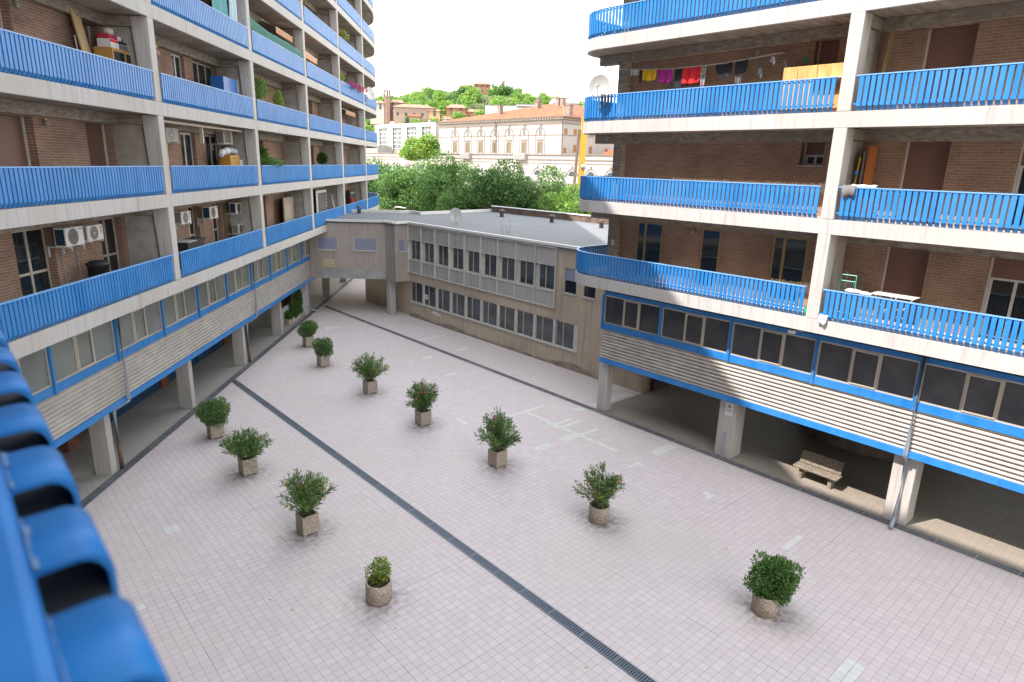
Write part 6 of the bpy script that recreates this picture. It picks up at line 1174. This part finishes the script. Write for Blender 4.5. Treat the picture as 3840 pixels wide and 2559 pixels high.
q = MB(); [q.tube([(116, y_, 21), (116, y_, 22.2)], .25, 8) for y_ in (160, 168)]; q.sphere((113, 184, 21.6), .7); q.build('roof_vents', M['coping'], MO)
q = MB(); q.box(104, 109, 178, 191, 0, 14.6); single(q, 'building', M['pal'], 'low white block in front of the tall gridded windows', 'building')
# white blocks beyond the palace roof
for (p0, p1, dx, zb, zt_, lab, bd) in (((121, 147.8), (127.5, 142.1), 8, 0, 26.0, 'white flat-roofed block beyond the palace roof, left one', 0), ((127.5, 142.1), (135.3, 135.7), 8, 0, 26.5, 'low white block with dark window strip beyond the palace roof', 1), ((135.4, 135.8), (141.0, 131.0), 14, 0, 28.4, 'tallest white block with dark band beyond the palace roof at right', 2)):
    d_ = Vector((p1[0] - p0[0], p1[1] - p0[1])); n_ = Vector((-d_.y, d_.x)).normalized(); n_ = n_ if n_.x > 0 else -n_
    P_ = [p0, p1, (p1[0] + n_.x * dx, p1[1] + n_.y * dx), (p0[0] + n_.x * dx, p0[1] + n_.y * dx)]; t = thing('building', lab, 'building', (p0[0], p0[1], 0)); q = MB(); q.prism(P_, 0, zt_); q.build('wall', M['coping'], t)
    if bd: m_ = (-n_ * .06); q = MB(); q.add([(p0[0] + m_.x, p0[1] + m_.y, zt_ - (.9 if bd == 1 else 2.0)), (p1[0] + m_.x, p1[1] + m_.y, zt_ - (.9 if bd == 1 else 2.0)), (p1[0] + m_.x, p1[1] + m_.y, zt_ - (.3 if bd == 1 else 1.1)), (p0[0] + m_.x, p0[1] + m_.y, zt_ - (.3 if bd == 1 else 1.1))], [(0, 1, 2, 3)]); q.build('window_band', M['grey_band'], t)
    q = MB(); q.prism([(a - .2 if a == P_[0][0] else a, b_) for a, b_ in P_], zt_, zt_ + .2); q.build('roof_edge', M['grey_band'], t)
# ---- hill
fv = Vector((.67, .742)); lv = Vector((.742, -.67))
def UV(u_, v_): return (fv.x * v_ + lv.x * u_, fv.y * v_ + lv.y * u_)
RU = [-420, -260, -160, -102, -89, -73, -55, -37, -21, -7, 3, 12, 23, 35, 60, 120, 260]; RH = [10, 22, 38, 43, 46, 49, 52, 54.5, 55.5, 54.5, 51.5, 50, 49, 46.5, 41, 25, 8]
def hill_z(u_, v_):
    top = np.interp(u_ * 477 / max(v_, 250), RU, RH); t_ = np.interp(v_, [200, 280, 320, 380, 477, 600, 800], [0, .40, .52, .74, 1, .8, .0]); return top * t_ + 1.2 * math.sin(u_ * .11) * math.sin(v_ * .08) - .1
q = MB(); us = np.linspace(-420, 260, 70); vs = np.linspace(200, 800, 50); V = []; fs = []
for u_ in us:
    for v_ in vs: p = UV(u_, v_); V.append((p[0], p[1], hill_z(u_, v_) + 0.0))
for i in range(69):
    for j in range(49): b_ = i * 50 + j; fs.append((b_, b_ + 50, b_ + 51, b_ + 1))
q.add(V, fs); tag(q.build('hill', noisy('dry_hill_grass', (0.16, 0.19, 0.07), (0.36, 0.31, 0.18), (1, 1, 1), .95, ns=.06), None, True), kind='structure')
def tree_proto(name, kind, blobs, n, size): me = crown(name, blobs, n, size, kind[0], kind[1], shell=.5); return me
rs = random.Random(12)
def rb(rc, h, k=7): return [(rs.uniform(-.5, .5) * rc, rs.uniform(-.5, .5) * rc, h * rs.uniform(.35, .8), rc * rs.uniform(.4, .6), rc * rs.uniform(.4, .6), h * rs.uniform(.2, .3)) for _ in range(k)]
PR = dict(dk=[tree_proto('crown', KD, rb(5, 10), 1500, 1.0), tree_proto('crown', KM, rb(5, 9), 1500, 1.0)], br=[tree_proto('crown', KB, rb(5, 9), 1500, 1.0), tree_proto('crown', KB, rb(5.5, 10), 1500, 1.0)],
          ol=[tree_proto('crown', ([LF['ol'], LF['md']], [.85, .15]), rb(3.6, 5.5), 900, .7), tree_proto('crown', ([LF['ol'], LF['lt']], [.85, .15]), rb(3.4, 5), 900, .7)],
          cy=[tree_proto('crown', ([LF['cy'], LF['bl']], [.7, .3]), [(0, 0, 5, 1.1, 1.1, 5), (0, 0, 8, .6, .6, 3.5)], 700, .7)])
TL = dict(dk='dark broadleaf tree in the wood covering the hill', br='bright green broadleaf tree in the wood covering the hill', ol='grey-green olive tree on the hill terraces', cy='dark narrow cypress on the hill')
def hill_tree(kd, u_, v_, sc=1.0, z_=None):
    me = rs.choice(PR[kd]); p = UV(u_, v_); zz_ = hill_z(u_, v_) - .5 if z_ is None else z_; o = obj_from('hill_tree' if kd != 'ol' else 'olive_tree', me, None, (p[0], p[1], zz_)); o.scale = (sc, sc, sc); o.rotation_euler = (0, 0, rs.uniform(0, 6.28))
    tag(o, TL[kd], 'tree', {'dk': 'dark trees on the hill', 'br': 'bright trees on the hill', 'ol': 'olive trees on the hill', 'cy': 'cypresses on the hill'}[kd])
for u_ in np.arange(-150, 75, 6.5):
    for v_ in (480, 466, 448, 430):
        ol_ = -48 < u_ < 6 and v_ < 470
        if ol_: [hill_tree('ol', u_ + rs.uniform(-3, 3), v_ + rs.uniform(-7, 7), rs.uniform(.8, 1.2)) for _ in range(2)]
        if rs.random() < (.12 if ol_ else .9): hill_tree('dk' if rs.random() < .5 else 'br', u_ + rs.uniform(-3, 3), v_ + rs.uniform(-6, 6), rs.uniform(.75, 1.15))
for u_ in np.arange(-100, -30, 7.5):
    for v_ in (410, 392, 374, 356, 338): hill_tree('dk' if rs.random() < .45 else 'br', (u_ + rs.uniform(-3, 3)) * v_ / 440, v_ + rs.uniform(-6, 6), rs.uniform(.75, 1.1))
for u_ in np.arange(-34, 36, 6.5):
    for v_ in (412, 398, 384, 370, 356, 342): hill_tree('ol' if rs.random() < .8 else 'br', (u_ + rs.uniform(-2.5, 2.5)) * v_ / 440, v_ + rs.uniform(-5, 5), rs.uniform(.8, 1.15))
for (u_, v_, s_) in ((-27, 470, 1.1), (-18, 472, 1.0), (-11, 474, 1.25), (-5, 470, .9)): hill_tree('cy', u_, v_, s_)
hill_tree('dk', -12, 420, 1.5); hill_tree('dk', -9, 416, 1.3)
for u_ in np.arange(-80, 10, 5.0):
    for v_ in (300, 285, 268): 
        if rs.random() < .75: hill_tree(rs.choice(['dk', 'br', 'br']), (u_ + rs.uniform(-2, 2)) * .9, v_ + rs.uniform(-5, 5), rs.uniform(.5, .85))
for (u_, v_, s_) in ((-69, 262, 1.25), (-66, 258, 1.4), (-63, 262, 1.2), (-71, 256, 1.1), (-60, 258, .9), (-52, 270, .8), (-45, 275, 1.0), (-38, 280, .7)): hill_tree('cy', u_, v_, s_)
def house(cx, cy, w_, dp, zb, zt_, roofh, wall, roof, label, rows=2, name='house', ang=0.0):
    "gabled or hipped house; w_ across the view, dp in depth"
    t = thing(name, label, 'house', (cx, cy, zb)); f2 = Vector((fv.x * math.cos(ang) - fv.y * math.sin(ang), fv.x * math.sin(ang) + fv.y * math.cos(ang))); l2 = Vector((f2.y, -f2.x))
    def W(a, b_, z_): return (cx + l2.x * a + f2.x * b_, cy + l2.y * a + f2.y * b_, z_)
    F2 = lambda a, b_, z_: W(a, b_, z_)
    q = MB(F2); q.box(-w_ / 2, w_ / 2, 0, dp, zb - 6, zt_); q.build('wall', wall, t)
    q = MB(F2); e_ = .5; q.add([(-w_ / 2 - e_, -e_, zt_), (w_ / 2 + e_, -e_, zt_), (w_ / 2 + e_, dp + e_, zt_), (-w_ / 2 - e_, dp + e_, zt_), (-w_ * .3, dp / 2, zt_ + roofh), (w_ * .3, dp / 2, zt_ + roofh)], [(0, 1, 5, 4), (2, 3, 4, 5), (1, 2, 5), (3, 0, 4), (3, 2, 1, 0)]); q.build('roof', roof, t)
    nw = max(1, int(w_ / 3.2))
    for r_ in range(rows):
        for i in range(nw):
            a = -w_ / 2 + w_ * (i + .5) / nw; z_ = zb + (zt_ - zb) * (r_ + .35) / rows; q = MB(F2); q.box(a - .5, a + .5, -.06, .02, z_, z_ + 1.3); q.build('window', M['farglass'], t)
    return t
def ahead(px_u, v_): return UV(px_u * v_ / 320, v_)
p = (168.0, 277.8); t = thing('bell_tower', 'slender brick bell tower with open belfry on the hillside at left', 'bell tower', (p[0], p[1], 28)); F2 = lambda a, b_, z_: (p[0] + lv.x * a + fv.x * b_, p[1] + lv.y * a + fv.y * b_, z_)
q = MB(F2); q.box(-1.3, 1.3, 0, 2.6, 22, 38.6); q.build('shaft', M['trim'], t); q = MB(F2); q.box(-.1, 1.0, -.03, 0, 24, 38.6); q.build('brick_face', M['redbr'], t)
q = MB(F2); [q.box(a, a + .35, b_, b_ + .35, 38.6, 41.7) for a in (-1.3, -.15, .95) for b_ in (0, 2.2)]; q.box(-1.45, 1.45, -.15, 2.75, 41.7, 42.1); q.box(-.5, .3, 1, 1.5, 39.4, 40.4); q.build('belfry', M['trim'], t)
A_, T1, T2 = M['pinkw'], M['tile'], M['tile2']
house(164.5, 281.0, 6.5, 7, 33, 36.2, 1.4, M['pal'], T2, 'white house with tiled roof just left of the bell tower'); house(172.5, 277.0, 6.5, 8, 33.5, 36.8, 1.6, M['trim'], T2, 'house with broad tiled gable just right of the bell tower')
house(176.5, 268.0, 19, 9, 29, 34.6, 1.7, A_, T2, 'long pink church-like building with low tiled roof', 1, ang=.15); house(183.5, 261.5, 5, 7, 30.5, 33.4, 1.0, flat('yellow_wall', (0.34, 0.24, 0.12)), T2, 'small yellow house between the pink church and the villa', 2)
house(191.0, 255.0, 9, 8, 29, 35.0, 1.8, M['redbr'], T2, 'three storey villa with red brick panels and white balconies', 3); house(197.3, 250.0, 8, 8, 29.5, 33.4, 1.5, M['redbr'], T2, 'low brick house right of the villa', 1); house(202.5, 247.5, 6, 6, 31.5, 33.6, .8, A_, T2, 'small flat pinkish house above the brick house', 1)
house(186.0, 252.0, 9, 7, 26, 29.6, 1.2, M['pal'], T2, 'low white house with tiled roof below the villa', 1); house(172.0, 262.0, 6, 6, 27, 30.2, 1.2, M['pinkw'], T1, 'small orange-roofed house among the cypresses', 1)
pp = UV(-23, 425); house(pp[0], pp[1], 10, 8, 52.5, 57.5, 2.2, M['redbr'], T2, 'lone brick villa high on the hill', 2)
pp = UV(-28, 415); q = MB(); q.box(pp[0] - 4, pp[0] + 4, pp[1] - 4, pp[1] + 4, 44, 50.5); single(q, 'terrace_wall', M['partition'], 'grey stone terrace wall below the lone hilltop villa', 'wall')
